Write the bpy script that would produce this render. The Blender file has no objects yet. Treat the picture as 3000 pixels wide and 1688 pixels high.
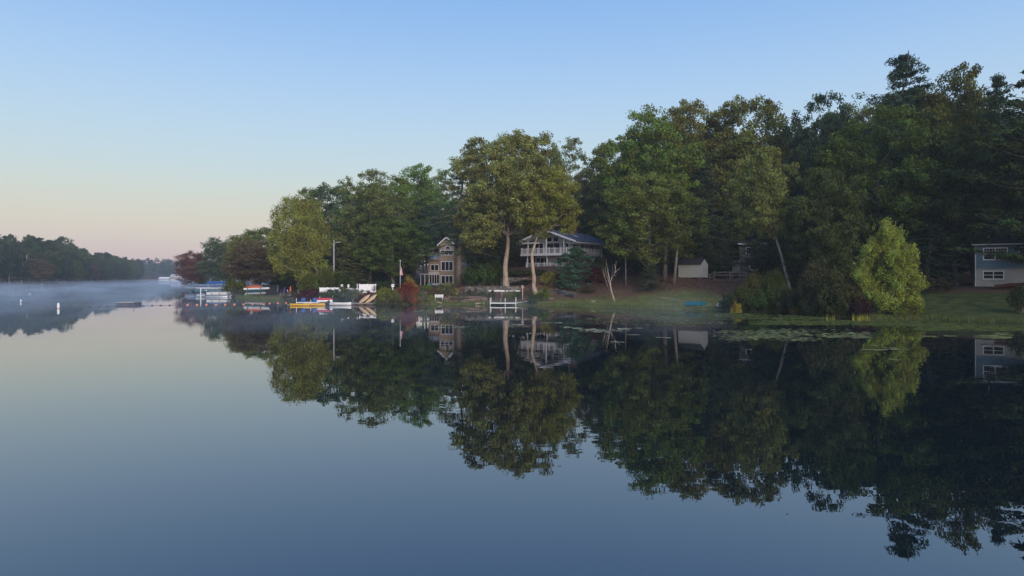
import bpy, math, random
import numpy as np

R = math.radians
SC = bpy.context.scene
COL = SC.collection
F, HZ, CH = 2000.0, 813.0, 4.0          # focal length in photo pixels, horizon row, camera height

# ------------------------------------------------------------------ camera
cam_d = bpy.data.cameras.new('camera')
cam = bpy.data.objects.new('camera', cam_d)
COL.objects.link(cam)
cam.location = (0, 0, CH)
cam.rotation_euler = (R(90), 0, 0)
cam_d.sensor_width = 36.0
cam_d.lens = 24.0
cam_d.shift_y = -(844.0 - HZ) / 3000.0
cam_d.clip_start = 0.1
cam_d.clip_end = 8000
SC.camera = cam

# ------------------------------------------------------------------ world / sun / exposure
SUN_EL, SUN_AZ = R(24), R(155)           # low, behind the camera and to the right
w = bpy.data.worlds.new('World')
SC.world = w
w.use_nodes = True
nt = w.node_tree
nt.nodes.clear()
out = nt.nodes.new('ShaderNodeOutputWorld')
bg = nt.nodes.new('ShaderNodeBackground')
sky = nt.nodes.new('ShaderNodeTexSky')
sky.sky_type = 'NISHITA'
sky.sun_disc = False
sky.sun_elevation = SUN_EL
sky.sun_rotation = SUN_AZ
sky.air_density = 1.0
sky.dust_density = 1.5
sky.ozone_density = 2.0
tc = nt.nodes.new('ShaderNodeTexCoord')
sep = nt.nodes.new('ShaderNodeSeparateXYZ')
nt.links.new(tc.outputs['Generated'], sep.inputs[0])
mr = nt.nodes.new('ShaderNodeMapRange')
mr.inputs['From Min'].default_value = -0.02
mr.inputs['From Max'].default_value = 0.98
nt.links.new(sep.outputs['Z'], mr.inputs[0])
ramp = nt.nodes.new('ShaderNodeValToRGB')
cr = ramp.color_ramp
cr.interpolation = 'B_SPLINE'
SKY = [(0.00, (.56, .40, .46)), (0.035, (.72, .52, .53)), (0.07, (.82, .66, .51)), (0.115, (.74, .72, .56)),
       (0.17, (.62, .76, .76)), (0.25, (.50, .70, .92)), (0.33, (.37, .60, .93)), (0.42, (.245, .485, .90)),
       (0.60, (.16, .36, .82)), (1.0, (.10, .26, .66))]
while len(cr.elements) < len(SKY):
    cr.elements.new(0.5)
for e, (p, c) in zip(cr.elements, SKY):
    e.position = p
    e.color = (*c, 1)
nt.links.new(mr.outputs[0], ramp.inputs[0])
sk = nt.nodes.new('ShaderNodeVectorMath'); sk.operation = 'SCALE'
nt.links.new(sky.outputs[0], sk.inputs[0]); sk.inputs['Scale'].default_value = 0.12
mix = nt.nodes.new('ShaderNodeMix'); mix.data_type = 'RGBA'
mix.inputs[0].default_value = 0.88
nt.links.new(sk.outputs[0], mix.inputs[6])
nt.links.new(ramp.outputs[0], mix.inputs[7])
nt.links.new(mix.outputs[2], bg.inputs[0])
bg.inputs[1].default_value = 1.0
nt.links.new(bg.outputs[0], out.inputs[0])

sun_d = bpy.data.lights.new('sun', 'SUN')
sun_d.energy = 3.4
sun_d.angle = R(55)
sun_d.color = (1.0, .87, .76)
sun = bpy.data.objects.new('sun', sun_d)
COL.objects.link(sun)
sun.rotation_euler = (R(90) - SUN_EL, 0, R(25))

SC.view_settings.view_transform = 'Standard'
SC.view_settings.look = 'None'
SC.view_settings.exposure = 0.0
SC.view_settings.gamma = 1.0
SC.cycles.use_denoising = True
SC.cycles.max_bounces = 6
SC.cycles.diffuse_bounces = 3
SC.cycles.glossy_bounces = 3
SC.cycles.transmission_bounces = 3
SC.cycles.volume_bounces = 1
SC.cycles.transparent_max_bounces = 6
SC.cycles.sample_clamp_indirect = 4.0

# ------------------------------------------------------------------ helpers
def P(px, py, Y):
    return ((px - 1500) / F * Y, Y, CH + (HZ - py) / F * Y)

def S(px, py):                           # a photo pixel on the water surface
    Y = F * CH / (py - HZ)
    return ((px - 1500) / F * Y, Y)

MATS = {}
def mat(name, col, rough=.7, var=.2, scale=4.0, metal=0.0, bump=0.0, spec=.3, stretch=(1, 1, 1), coat=0.0):
    if name in MATS:
        return MATS[name]
    m = bpy.data.materials.new(name); m.use_nodes = True
    t = m.node_tree; b = t.nodes['Principled BSDF']
    b.inputs['Roughness'].default_value = rough
    b.inputs['Metallic'].default_value = metal
    b.inputs['Specular IOR Level'].default_value = spec
    b.inputs['Coat Weight'].default_value = coat
    tcn = t.nodes.new('ShaderNodeTexCoord'); mp = t.nodes.new('ShaderNodeMapping')
    mp.inputs['Scale'].default_value = stretch
    t.links.new(tcn.outputs['Object'], mp.inputs[0])
    n = t.nodes.new('ShaderNodeTexNoise'); n.inputs['Scale'].default_value = scale
    n.inputs['Detail'].default_value = 5
    t.links.new(mp.outputs[0], n.inputs[0])
    r = t.nodes.new('ShaderNodeValToRGB')
    r.color_ramp.elements[0].position = .3; r.color_ramp.elements[1].position = .7
    r.color_ramp.elements[0].color = (*[c * (1 - var) for c in col], 1)
    r.color_ramp.elements[1].color = (*[min(1, c * (1 + var)) for c in col], 1)
    t.links.new(n.outputs[0], r.inputs[0])
    t.links.new(r.outputs[0], b.inputs['Base Color'])
    if bump:
        bp = t.nodes.new('ShaderNodeBump'); bp.inputs['Strength'].default_value = bump
        bp.inputs['Distance'].default_value = .05
        t.links.new(n.outputs[0], bp.inputs['Height']); t.links.new(bp.outputs[0], b.inputs['Normal'])
    MATS[name] = m
    return m

def siding(name, col, course, var=.12, vertical=False, rough=.75):
    """clapboard / shingle courses: fine relief and colour only"""
    m = mat(name, col, rough, var, 3.0)
    t = m.node_tree; b = t.nodes['Principled BSDF']
    tcn = t.nodes.new('ShaderNodeTexCoord')
    wv = t.nodes.new('ShaderNodeTexWave'); wv.wave_type = 'BANDS'
    wv.bands_direction = 'X' if vertical else 'Z'
    wv.wave_profile = 'SAW'
    wv.inputs['Scale'].default_value = .314 / course
    wv.inputs['Distortion'].default_value = .15
    t.links.new(tcn.outputs['Object'], wv.inputs[0])
    bp = t.nodes.new('ShaderNodeBump'); bp.inputs['Strength'].default_value = .8; bp.inputs['Distance'].default_value = .03
    t.links.new(wv.outputs[1], bp.inputs['Height']); t.links.new(bp.outputs[0], b.inputs['Normal'])
    return m

def link(o, parent=None):
    COL.objects.link(o)
    if parent is not None:
        o.parent = parent
    return o

class MB:
    """collects boxes, tubes and hulls and links them as one mesh object"""
    def __init__(s):
        s.v, s.f = [], []
    def add(s, vs, fs):
        k = len(s.v); s.v += [tuple(p) for p in vs]; s.f += [tuple(i + k for i in q) for q in fs]; return s
    def box(s, x0, x1, y0, y1, z0, z1):
        return s.add([(x0, y0, z0), (x1, y0, z0), (x1, y1, z0), (x0, y1, z0), (x0, y0, z1), (x1, y0, z1), (x1, y1, z1), (x0, y1, z1)],
                     [(0, 3, 2, 1), (4, 5, 6, 7), (0, 1, 5, 4), (1, 2, 6, 5), (2, 3, 7, 6), (3, 0, 4, 7)])
    def prism(s, poly, a, b, axis='y'):
        """polygon (u,v) extruded from a to b along axis: y -> (u,a,v), x -> (a,u,v), z -> (u,v,a)"""
        n = len(poly)
        if axis != 'y': poly = poly[::-1]
        f = {'y': lambda u, v, t: (u, t, v), 'x': lambda u, v, t: (t, u, v), 'z': lambda u, v, t: (u, v, t)}[axis]
        return s.add([f(u, v, a) for u, v in poly] + [f(u, v, b) for u, v in poly],
                     [tuple(range(n)), tuple(range(2 * n - 1, n - 1, -1))] + [(i, n + i, n + (i + 1) % n, (i + 1) % n) for i in range(n)])
    def tube(s, pts, rad, n=8, cap=True):
        pts = [np.array(p, float) for p in pts]
        if np.isscalar(rad): rad = [rad] * len(pts)
        vs, fs = [], []
        for i, p in enumerate(pts):
            d = pts[min(i + 1, len(pts) - 1)] - pts[max(i - 1, 0)]
            d = d / (np.linalg.norm(d) + 1e-9)
            a = np.cross(d, (0, 0, 1) if abs(d[2]) < .9 else (1, 0, 0)); a /= np.linalg.norm(a)
            b = np.cross(d, a)
            for k in range(n):
                t = 2 * math.pi * k / n
                vs.append(p + rad[i] * (math.cos(t) * a + math.sin(t) * b))
        for i in range(len(pts) - 1):
            for k in range(n):
                fs.append((i * n + k, i * n + (k + 1) % n, (i + 1) * n + (k + 1) % n, (i + 1) * n + k))
        if cap:
            fs.append(tuple(range(n - 1, -1, -1))); fs.append(tuple(range((len(pts) - 1) * n, len(pts) * n)))
        return s.add(vs, fs)
    def lathe(s, prof, n=12, c=(0, 0, 0)):
        return s.tube([(c[0], c[1], c[2] + z) for r, z in prof], [r for r, z in prof], n)
    def hull(s, L, W, H, n=14, flat=.0, rise=.25, m=9, deck=True):
        """boat hull along x, bottom at z 0, sheer at H, pointed ends; deck closes the top"""
        vs, fs = [], []
        for i in range(n + 1):
            u = -1 + 2 * i / n
            wd = W / 2 * max(.02, (1 - abs(u) ** 2.4)) ; keel = rise * H * abs(u) ** 3
            top = H * (1 + .28 * abs(u) ** 2.5)
            for k in range(m):
                a = math.pi * k / (m - 1)
                cx = -math.cos(a); sz = math.sin(a) ** (1.0 if flat == 0 else flat)
                vs.append((u * L / 2, wd * cx, top - (top - keel) * sz))
        for i in range(n):
            for k in range(m - 1):
                fs.append((i * m + k, (i + 1) * m + k, (i + 1) * m + k + 1, i * m + k + 1))
        if deck:
            k0 = len(vs)
            for i in range(n + 1):
                u = -1 + 2 * i / n
                vs.append((u * L / 2, 0, H * (1 + .28 * abs(u) ** 2.5) + W * .10 * max(0, 1 - u * u)))
            for i in range(n):
                fs.append((i * m, k0 + i, k0 + i + 1, (i + 1) * m))
                fs.append((k0 + i, i * m + m - 1, (i + 1) * m + m - 1, k0 + i + 1))
        return s.add(vs, fs)
    def build(s, name, m, parent=None, smooth=False, loc=None, rz=0):
        me = bpy.data.meshes.new(name)
        me.from_pydata([tuple(map(float, p)) for p in s.v], [], s.f)
        me.materials.append(m)
        if smooth:
            me.polygons.foreach_set('use_smooth', [True] * len(me.polygons))
        me.update()
        o = link(bpy.data.objects.new(name, me), parent)
        if loc is not None: o.location = loc
        o.rotation_euler.z = rz
        return o

def tag(o, label=None, cat=None, group=None, kind=None):
    if label: o['label'] = label
    if cat: o['category'] = cat
    if group: o['group'] = group
    if kind: o['kind'] = kind
    return o

def empty(name, loc, rz=0, label=None, cat=None, group=None):
    o = link(bpy.data.objects.new(name, None))
    o.empty_display_size = .3
    o.location = loc; o.rotation_euler.z = rz
    return tag(o, label, cat, group)

def copy_tree(o, parent=None):
    c = o.copy(); link(c, parent)
    for ch in list(o.children):
        copy_tree(ch, c)
    return c

def quads_mesh(name, V, attrs, m):
    """V: (N,4,3) loose quads, attrs: name -> (N,) value per quad"""
    N = len(V)
    me = bpy.data.meshes.new(name)
    me.vertices.add(4 * N); me.vertices.foreach_set('co', V.astype(np.float32).ravel())
    me.loops.add(4 * N); me.loops.foreach_set('vertex_index', np.arange(4 * N, dtype=np.int32))
    me.polygons.add(N)
    me.polygons.foreach_set('loop_start', np.arange(0, 4 * N, 4, dtype=np.int32))
    me.polygons.foreach_set('loop_total', np.full(N, 4, dtype=np.int32))
    for k, a in attrs.items():
        at = me.attributes.new(k, 'FLOAT', 'POINT')
        at.data.foreach_set('value', np.repeat(a.astype(np.float32), 4))
    me.materials.append(m)
    me.update(calc_edges=True)
    return me

# ------------------------------------------------------------------ materials
def leaf_material(name, trans=.25):
    m = bpy.data.materials.new(name); m.use_nodes = True
    t = m.node_tree; t.nodes.clear()
    o = t.nodes.new('ShaderNodeOutputMaterial')
    oi = t.nodes.new('ShaderNodeObjectInfo')
    a1 = t.nodes.new('ShaderNodeAttribute'); a1.attribute_name = 'rnd'
    a2 = t.nodes.new('ShaderNodeAttribute'); a2.attribute_name = 'clump'
    hs = t.nodes.new('ShaderNodeHueSaturation')
    h = t.nodes.new('ShaderNodeMapRange'); h.inputs['To Min'].default_value = .468; h.inputs['To Max'].default_value = .522
    t.links.new(a2.outputs['Fac'], h.inputs[0]); t.links.new(h.outputs[0], hs.inputs['Hue'])
    s_ = t.nodes.new('ShaderNodeMapRange'); s_.inputs['To Min'].default_value = .8; s_.inputs['To Max'].default_value = 1.15
    t.links.new(a1.outputs['Fac'], s_.inputs[0]); t.links.new(s_.outputs[0], hs.inputs['Saturation'])
    ad = t.nodes.new('ShaderNodeMath'); ad.operation = 'ADD'
    t.links.new(a1.outputs['Fac'], ad.inputs[0]); t.links.new(a2.outputs['Fac'], ad.inputs[1])
    v = t.nodes.new('ShaderNodeMapRange'); v.inputs['From Max'].default_value = 2
    v.inputs['To Min'].default_value = .32; v.inputs['To Max'].default_value = 1.85
    t.links.new(ad.outputs[0], v.inputs[0]); t.links.new(v.outputs[0], hs.inputs['Value'])
    t.links.new(oi.outputs['Color'], hs.inputs['Color'])
    d = t.nodes.new('ShaderNodeBsdfDiffuse'); tr = t.nodes.new('ShaderNodeBsdfTranslucent')
    mx = t.nodes.new('ShaderNodeMixShader'); mx.inputs[0].default_value = trans
    t.links.new(hs.outputs[0], d.inputs[0]); t.links.new(hs.outputs[0], tr.inputs[0])
    t.links.new(d.outputs[0], mx.inputs[1]); t.links.new(tr.outputs[0], mx.inputs[2])
    t.links.new(mx.outputs[0], o.inputs[0])
    return m
LEAF = leaf_material('leaf')
NEEDLE = leaf_material('needle', .1)

def bark_material():
    m = mat('bark', (.19, .165, .14), .9, .55, 2.6, bump=.9, stretch=(3, 3, .7))
    t = m.node_tree; b = t.nodes['Principled BSDF']
    oi = t.nodes.new('ShaderNodeObjectInfo')
    mx = t.nodes.new('ShaderNodeMix'); mx.data_type = 'RGBA'; mx.blend_type = 'MULTIPLY'; mx.inputs[0].default_value = 1
    src = b.inputs['Base Color'].links[0].from_socket
    t.links.new(src, mx.inputs[6]); t.links.new(oi.outputs['Color'], mx.inputs[7])
    t.links.new(mx.outputs[2], b.inputs['Base Color'])
    return m
BARK = bark_material()

WHITE = mat('white_paint', (.84, .83, .84), .5, .04)
WHITE_VINYL = mat('white_vinyl', (.75, .75, .74), .4, .04)
TRIM = mat('trim_paint', (.72, .71, .70), .5, .06)
GLASS = mat('window_glass', (.012, .014, .017), .05, .3, .6, spec=.12)
GREYWOOD = mat('weathered_wood', (.23, .21, .19), .85, .3, 6, bump=.3)
BROWNWOOD = mat('brown_wood', (.20, .12, .08), .8, .3, 6, bump=.3)
TANBOAT = mat('tan_hull', (.55, .38, .22), .35, .1)
YELLOW = mat('yellow_plastic', (.72, .40, .03), .35, .08)
RED = mat('red_plastic', (.55, .03, .05), .4, .1)
ORANGE = mat('orange_plastic', (.62, .13, .04), .45, .1)
BLUE = mat('blue_plastic', (.03, .09, .30), .5, .15)
TEAL = mat('teal_hull', (.005, .10, .15), .8, .25, spec=.08)
GREENP = mat('green_plastic', (.10, .45, .14), .4, .1)
BLACK = mat('black_plastic', (.015, .015, .018), .4, .2)
DARK = mat('dark_metal', (.05, .05, .055), .5, .2)
ALU = mat('aluminium', (.55, .56, .58), .35, .08, metal=.6)
PURPLE = mat('purple_cloth', (.10, .04, .30), .8, .15)
SLATEBLUE = mat('slate_cloth', (.12, .18, .26), .8, .15)
COVERBLUE = mat('blue_cover', (.07, .12, .28), .8, .15)
def stone_mat(name, col):
    m = mat(name, col, .9, .3, 3.0, bump=.5)
    t = m.node_tree; b = t.nodes['Principled BSDF']
    g = t.nodes.new('ShaderNodeNewGeometry'); r = t.nodes.new('ShaderNodeMapRange')
    r.inputs['To Min'].default_value = .35; r.inputs['To Max'].default_value = 1.5
    t.links.new(g.outputs['Random Per Island'], r.inputs[0])
    v = t.nodes.new('ShaderNodeVectorMath'); v.operation = 'SCALE'
    t.links.new(b.inputs['Base Color'].links[0].from_socket, v.inputs[0]); t.links.new(r.outputs[0], v.inputs['Scale'])
    t.links.new(v.outputs[0], b.inputs['Base Color'])
    return m
STONE = stone_mat('wall_stone', (.15, .14, .13))
MORTAR = mat('wall_core', (.07, .065, .06), .95, .3)
EARTHSTONE = stone_mat('earth_stone', (.17, .115, .085))
BRICK = mat('chimney_brick', (.22, .09, .065), .9, .3, 8)
ROOFBLUE = siding('slate_roof', (.09, .105, .15), .14, .15)
ROOFDARK = siding('dark_roof', (.045, .038, .038), .15, .2)
ROOFGREY = siding('pale_roof', (.35, .36, .38), .15, .1)

# ------------------------------------------------------------------ land and water
main_px = [(538, 845), (580, 849), (640, 856), (680, 867), (700, 875), (760, 880), (830, 884), (900, 886), (1000, 889), (1100, 891),
           (1180, 892), (1250, 892), (1430, 894), (1560, 895), (1650, 897), (1760, 901), (1860, 905), (2000, 907), (2100, 909), (2200, 914),
           (2340, 918), (2420, 928), (2500, 933), (2560, 936), (2700, 937), (2900, 945), (3000, 947), (3250, 957)]
main_shore = [S(*p) for p in main_px]
rs = random.Random(4)
fine = []
for a, b in zip(main_shore[:-1], main_shore[1:]):
    n = max(1, int(math.dist(a, b) / 3))
    for k in range(n):
        t = k / n
        fine.append((a[0] + (b[0] - a[0]) * t + rs.uniform(-.25, .25), a[1] + (b[1] - a[1]) * t + rs.uniform(-.5, .5)))
main_shore = fine + [main_shore[-1]]
MAIN = main_shore + [(70, 42), (88, 10), (105, -70), (1700, -70), (1700, 1250), (330, 1250), (160, 950), (20, 640), (-60, 430), (-112, 300), (-124, 262)]
left_px = [(0, 841), (130, 840), (200, 836), (300, 832), (380, 828), (430, 824)]
LEFT = [S(*p) for p in left_px] + [(-470, 800), (-520, 889), (-1700, 889), (-1700, -70), (-330, -70), (-300, 60), (-250, 190), (-225, 250)]
FAR = [(-1700, 889), (-520, 889), (-440, 895), (-300, 885), (-100, 900), (330, 1000), (1700, 1000), (1700, 2600), (-1700, 2600)]

def sdist(X, Y, poly):
    """signed distance to a closed polygon, positive inside"""
    p = np.array(poly); q = np.roll(p, -1, 0)
    d = np.full(X.shape, 1e9); ins = np.zeros(X.shape, bool)
    for (ax, ay), (bx, by) in zip(p, q):
        ex, ey = bx - ax, by - ay
        t = np.clip(((X - ax) * ex + (Y - ay) * ey) / (ex * ex + ey * ey + 1e-9), 0, 1)
        d = np.minimum(d, np.hypot(X - ax - t * ex, Y - ay - t * ey))
        if ay != by:
            ins ^= ((ay > Y) != (by > Y)) & (X < ex * (Y - ay) / (by - ay) + ax)
    return np.where(ins, d, -d)

def vnoise(x, y):
    return (np.sin(x * .31 + 1.3 * np.sin(y * .23)) + np.sin(y * .37 + 1.7 * np.sin(x * .19 + 2)) + .5 * np.sin(x * .9 + y * .7)) / 2.5

# height above the lake by distance from the shore, at stations along the bank
DG = [0, 2, 5, 7.1, 7.6, 11.2, 11.8, 17, 24, 32, 45, 70, 120]
PROFILE = [(-160, [0, .1, .2, .3, .3, .45, .5, .7, 1.0, 1.5, 3, 6, 12]), (-50, [0, .1, .2, .3, .3, .45, .5, .7, 1.0, 1.5, 3, 6, 12]),
           (-22, [0, .35, .8, 1.1, 1.15, 1.5, 1.55, 1.8, 2.1, 2.4, 4, 8, 15]), (-11, [0, .4, .95, 1.45, 1.5, 1.9, 1.95, 2.05, 2.2, 2.45, 4, 8, 15]),
           (-7.5, [0, .4, .95, 1.45, 2.5, 2.6, 3.2, 3.6, 4.2, 5.0, 7, 10, 16]), (4, [0, .4, .95, 1.45, 2.5, 2.6, 3.85, 4.4, 5.2, 6.0, 8, 11, 17]),
           (9, [0, .35, .9, 1.4, 1.5, 2.5, 2.65, 4.0, 5.3, 6.2, 8, 11, 17]), (16, [0, .35, .85, 1.35, 1.5, 2.5, 2.65, 3.9, 5.0, 6.0, 8, 11, 17]),
           (24, [0, .35, .9, 1.4, 1.5, 2.6, 2.75, 3.9, 4.4, 5.2, 7, 11, 17]), (32, [0, .25, .7, 1.15, 1.2, 2.0, 2.1, 3.1, 3.5, 3.8, 5.2, 10, 17]),
           (46, [0, .25, .65, 1.0, 1.05, 1.8, 1.9, 2.7, 3.0, 3.6, 5.0, 9, 16]), (90, [0, .25, .65, 1.0, 1.05, 1.8, 1.9, 2.7, 3.0, 3.6, 5.0, 9, 16])]
def ground(X, Y):
    X = np.asarray(X, float); Y = np.asarray(Y, float)
    d = sdist(X, Y, MAIN)
    zp = np.zeros(X.shape); st = np.array([k for k, _ in PROFILE])
    zs = np.stack([np.interp(d, DG, p) for _, p in PROFILE])
    i = np.clip(np.searchsorted(st, X) - 1, 0, len(st) - 2)
    f = np.clip((X - st[i]) / (st[i + 1] - st[i]), 0, 1)
    zp = np.take_along_axis(zs, i[None], 0)[0] * (1 - f) + np.take_along_axis(zs, i[None] + 1, 0)[0] * f
    zm = np.where(d > 0, .14 * (1 - np.exp(-np.clip(d, 0, 50) * 2.5)) + zp + .07 * vnoise(X, Y) * np.clip(d / 8, 0, 1), np.maximum(-1.6, d * .35))
    d2 = sdist(X, Y, LEFT)
    zl = np.where(d2 > 0, .3 + .11 * np.clip(d2, 0, 120), np.maximum(-1.6, d2 * .35))
    d3 = sdist(X, Y, FAR)
    zf = np.where(d3 > 0, .3 + .07 * np.clip(d3, 0, 260), np.maximum(-1.6, d3 * .35))
    return np.maximum(np.maximum(zm, zl), zf)

def gz(x, y):
    return float(ground(np.array([x]), np.array([y]))[0])

_Y = np.arange(45, 420, .25)
def hit(px, py):
    """where the view ray through a photo pixel meets the land"""
    X = (px - 1500) / F * _Y; Z = CH + (HZ - py) / F * _Y
    g = ground(X, _Y)
    k = np.where((g >= Z) & (g > .02))[0]
    if len(k) == 0 or _Y[k[0]] > 260:
        k = np.where(g > .10)[0]
    i = k[0]
    return float(X[i]), float(_Y[i]), float(g[i])

def axis(lo, hi, a, b, step, grow=1.18):
    c = list(np.arange(a, b, step)); s = step
    while c[-1] < hi: s *= grow; c.append(c[-1] + s)
    s = step; l = []
    x = a
    while x > lo: s *= grow; x -= s; l.append(x)
    return np.array(l[::-1] + c)
xs = axis(-1650, 1650, -130, 75, 1.0); ys = axis(-60, 2550, 52, 165, .9)
GX, GY = np.meshgrid(xs, ys)
GZ = ground(GX, GY)
nx, ny = len(xs), len(ys)
me = bpy.data.meshes.new('ground')
idx = np.arange(nx * ny).reshape(ny, nx)
quad = np.stack([idx[:-1, :-1], idx[:-1, 1:], idx[1:, 1:], idx[1:, :-1]], -1).reshape(-1, 4)
me.vertices.add(nx * ny); me.vertices.foreach_set('co', np.stack([GX, GY, GZ], -1).astype(np.float32).ravel())
me.loops.add(quad.size); me.loops.foreach_set('vertex_index', quad.astype(np.int32).ravel())
me.polygons.add(len(quad)); me.polygons.foreach_set('loop_start', np.arange(0, quad.size, 4, dtype=np.int32)); me.polygons.foreach_set('loop_total', np.full(len(quad), 4, dtype=np.int32))
me.polygons.foreach_set('use_smooth', np.ones(len(quad), bool))
# real cover of the ground: lawn, leaf litter, sand; then a painted lawn shade
D = sdist(GX, GY, MAIN)
lawn_w = np.interp(GX, [-60, -30, -12, 2, 8, 16, 24, 32, 36, 60], [10, 3, 5, 2.5, 4.5, 7, 11, 8, 15, 15])
grass = np.clip((lawn_w - D + 1.2 * vnoise(GX * 2, GY * 2)) / 2.2, 0, 1) * (D > -.5)
sand = np.clip(1 - np.abs(GX + 44) / 10, 0, 1) ** .5 * np.clip((14 - D) / 4, 0, 1)
lawn_shade = np.clip((GX - 33 + 2 * vnoise(GX, GY)) / 7, 0, 1)       # shade on the cove lawn, painted as a darker ground colour
for nme, arr in (('grass', grass), ('sand', sand), ('lawn_shade', lawn_shade)):
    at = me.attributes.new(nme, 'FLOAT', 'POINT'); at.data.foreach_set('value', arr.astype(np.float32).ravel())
me.update(calc_edges=True)
gm = bpy.data.materials.new('ground'); gm.use_nodes = True
t = gm.node_tree; b = t.nodes['Principled BSDF']; b.inputs['Roughness'].default_value = .95; b.inputs['Specular IOR Level'].default_value = .1
tcn = t.nodes.new('ShaderNodeTexCoord')
def noise(scale, detail=6):
    n = t.nodes.new('ShaderNodeTexNoise'); n.inputs['Scale'].default_value = scale; n.inputs['Detail'].default_value = detail
    t.links.new(tcn.outputs['Object'], n.inputs[0]); return n
def ramp2(n, c0, c1, p0=.35, p1=.65):
    r = t.nodes.new('ShaderNodeValToRGB'); r.color_ramp.elements[0].color = (*c0, 1); r.color_ramp.elements[1].color = (*c1, 1)
    r.color_ramp.elements[0].position = p0; r.color_ramp.elements[1].position = p1
    t.links.new(n.outputs[0], r.inputs[0]); return r
n1, n2, n3 = noise(3.5), noise(.9), noise(9)
litter = ramp2(n1, (.085, .050, .034), (.17, .10, .065))
lawn = ramp2(n2, (.085, .105, .028), (.165, .175, .055))
sandc = ramp2(n3, (.16, .12, .09), (.24, .19, .14))
def mixc(f, a, b_):
    m_ = t.nodes.new('ShaderNodeMix'); m_.data_type = 'RGBA'
    t.links.new(f, m_.inputs[0]); t.links.new(a, m_.inputs[6]); t.links.new(b_, m_.inputs[7]); return m_.outputs[2]
ag = t.nodes.new('ShaderNodeAttribute'); ag.attribute_name = 'grass'
asd = t.nodes.new('ShaderNodeAttribute'); asd.attribute_name = 'sand'
am = t.nodes.new('ShaderNodeAttribute'); am.attribute_name = 'lawn_shade'
shaded_lawn = ramp2(n2, (.035, .05, .016), (.075, .09, .028))
lawnc = mixc(am.outputs['Fac'], lawn.outputs[0], shaded_lawn.outputs[0])
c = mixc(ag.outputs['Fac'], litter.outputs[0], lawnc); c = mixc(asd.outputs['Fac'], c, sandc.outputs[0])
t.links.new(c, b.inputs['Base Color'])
bp = t.nodes.new('ShaderNodeBump'); bp.inputs['Strength'].default_value = .7; bp.inputs['Distance'].default_value = .12
t.links.new(n3.outputs[0], bp.inputs['Height']); t.links.new(bp.outputs[0], b.inputs['Normal'])
me.materials.append(gm)
tag(link(bpy.data.objects.new('ground', me)), kind='structure')

wm = bpy.data.materials.new('lake_water'); wm.use_nodes = True
t = wm.node_tree; b = t.nodes['Principled BSDF']
b.inputs['Base Color'].default_value = (.003, .009, .013, 1); b.inputs['Roughness'].default_value = .0
b.inputs['IOR'].default_value = 2.2
tcn = t.nodes.new('ShaderNodeTexCoord')
mp = t.nodes.new('ShaderNodeMapping'); mp.inputs['Scale'].default_value = (.5, 1.0, 1); t.links.new(tcn.outputs['Object'], mp.inputs[0])
n = t.nodes.new('ShaderNodeTexNoise'); n.inputs['Scale'].default_value = 1.3; n.inputs['Detail'].default_value = 2; t.links.new(mp.outputs[0], n.inputs[0])
n2 = t.nodes.new('ShaderNodeTexNoise'); n2.inputs['Scale'].default_value = .045; n2.inputs['Detail'].default_value = 2; t.links.new(tcn.outputs['Object'], n2.inputs[0])
mr = t.nodes.new('ShaderNodeMapRange'); mr.inputs['From Min'].default_value = .45; mr.inputs['From Max'].default_value = .7
mr.inputs['To Min'].default_value = .25; mr.inputs['To Max'].default_value = 1.0; t.links.new(n2.outputs[0], mr.inputs[0])
mu = t.nodes.new('ShaderNodeMath'); mu.operation = 'MULTIPLY'; t.links.new(n.outputs[0], mu.inputs[0]); t.links.new(mr.outputs[0], mu.inputs[1])
bp = t.nodes.new('ShaderNodeBump'); bp.inputs['Strength'].default_value = 1.0; bp.inputs['Distance'].default_value = .0042
t.links.new(mu.outputs[0], bp.inputs['Height']); t.links.new(bp.outputs[0], b.inputs['Normal'])
lake = MB().add([(-1650, -60, 0), (1650, -60, 0), (1650, 2500, 0), (-1650, 2500, 0)], [(0, 1, 2, 3)]).build('lake_water', wm)
tag(lake, kind='structure')

# ------------------------------------------------------------------ foliage
def unit(v):
    return v / (np.linalg.norm(v, axis=-1, keepdims=True) + 1e-9)

def leaf_quads(rng, C, RAD, per, leaf, aspect=.6, flat=.75, out=.7, up=.25):
    """leaf faces filling clumps: C (K,3) centres, RAD (K,)"""
    K = len(C); N = K * per
    c = np.repeat(C, per, 0); r = np.repeat(RAD, per)
    dr = unit(rng.normal(size=(N, 3)))
    p = c + dr * (r * rng.random(N) ** .45)[:, None] * np.array([1, 1, flat])
    nrm = unit(out * dr + .75 * rng.normal(size=(N, 3)) + np.array([0, 0, up]))
    a = unit(np.cross(nrm, rng.normal(size=(N, 3)))); b = np.cross(nrm, a)
    L = leaf * (.65 + .7 * rng.random(N))[:, None] * .5; W = L * aspect
    V = np.stack([p - a * L, p + b * W - a * L * .1, p + a * L, p - b * W - a * L * .1], 1)
    return V, rng.random(N), np.repeat(rng.random(K), per)

def curve(p0, p1, sag, n=6, rng=None, wig=0):
    p0, p1 = np.array(p0, float), np.array(p1, float)
    mid = (p0 + p1) / 2 + np.array([0, 0, sag])
    pts = []
    for i in range(n + 1):
        u = i / n
        q = (1 - u) ** 2 * p0 + 2 * u * (1 - u) * mid + u * u * p1
        if rng is not None and 0 < i < n: q = q + rng.normal(size=3) * wig
        pts.append(q)
    return pts

def finish(name, trunk_mb, V, r, c, m):
    return quads_mesh(name + '_crown', V, {'rnd': r, 'clump': c}, m), trunk_mb

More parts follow.
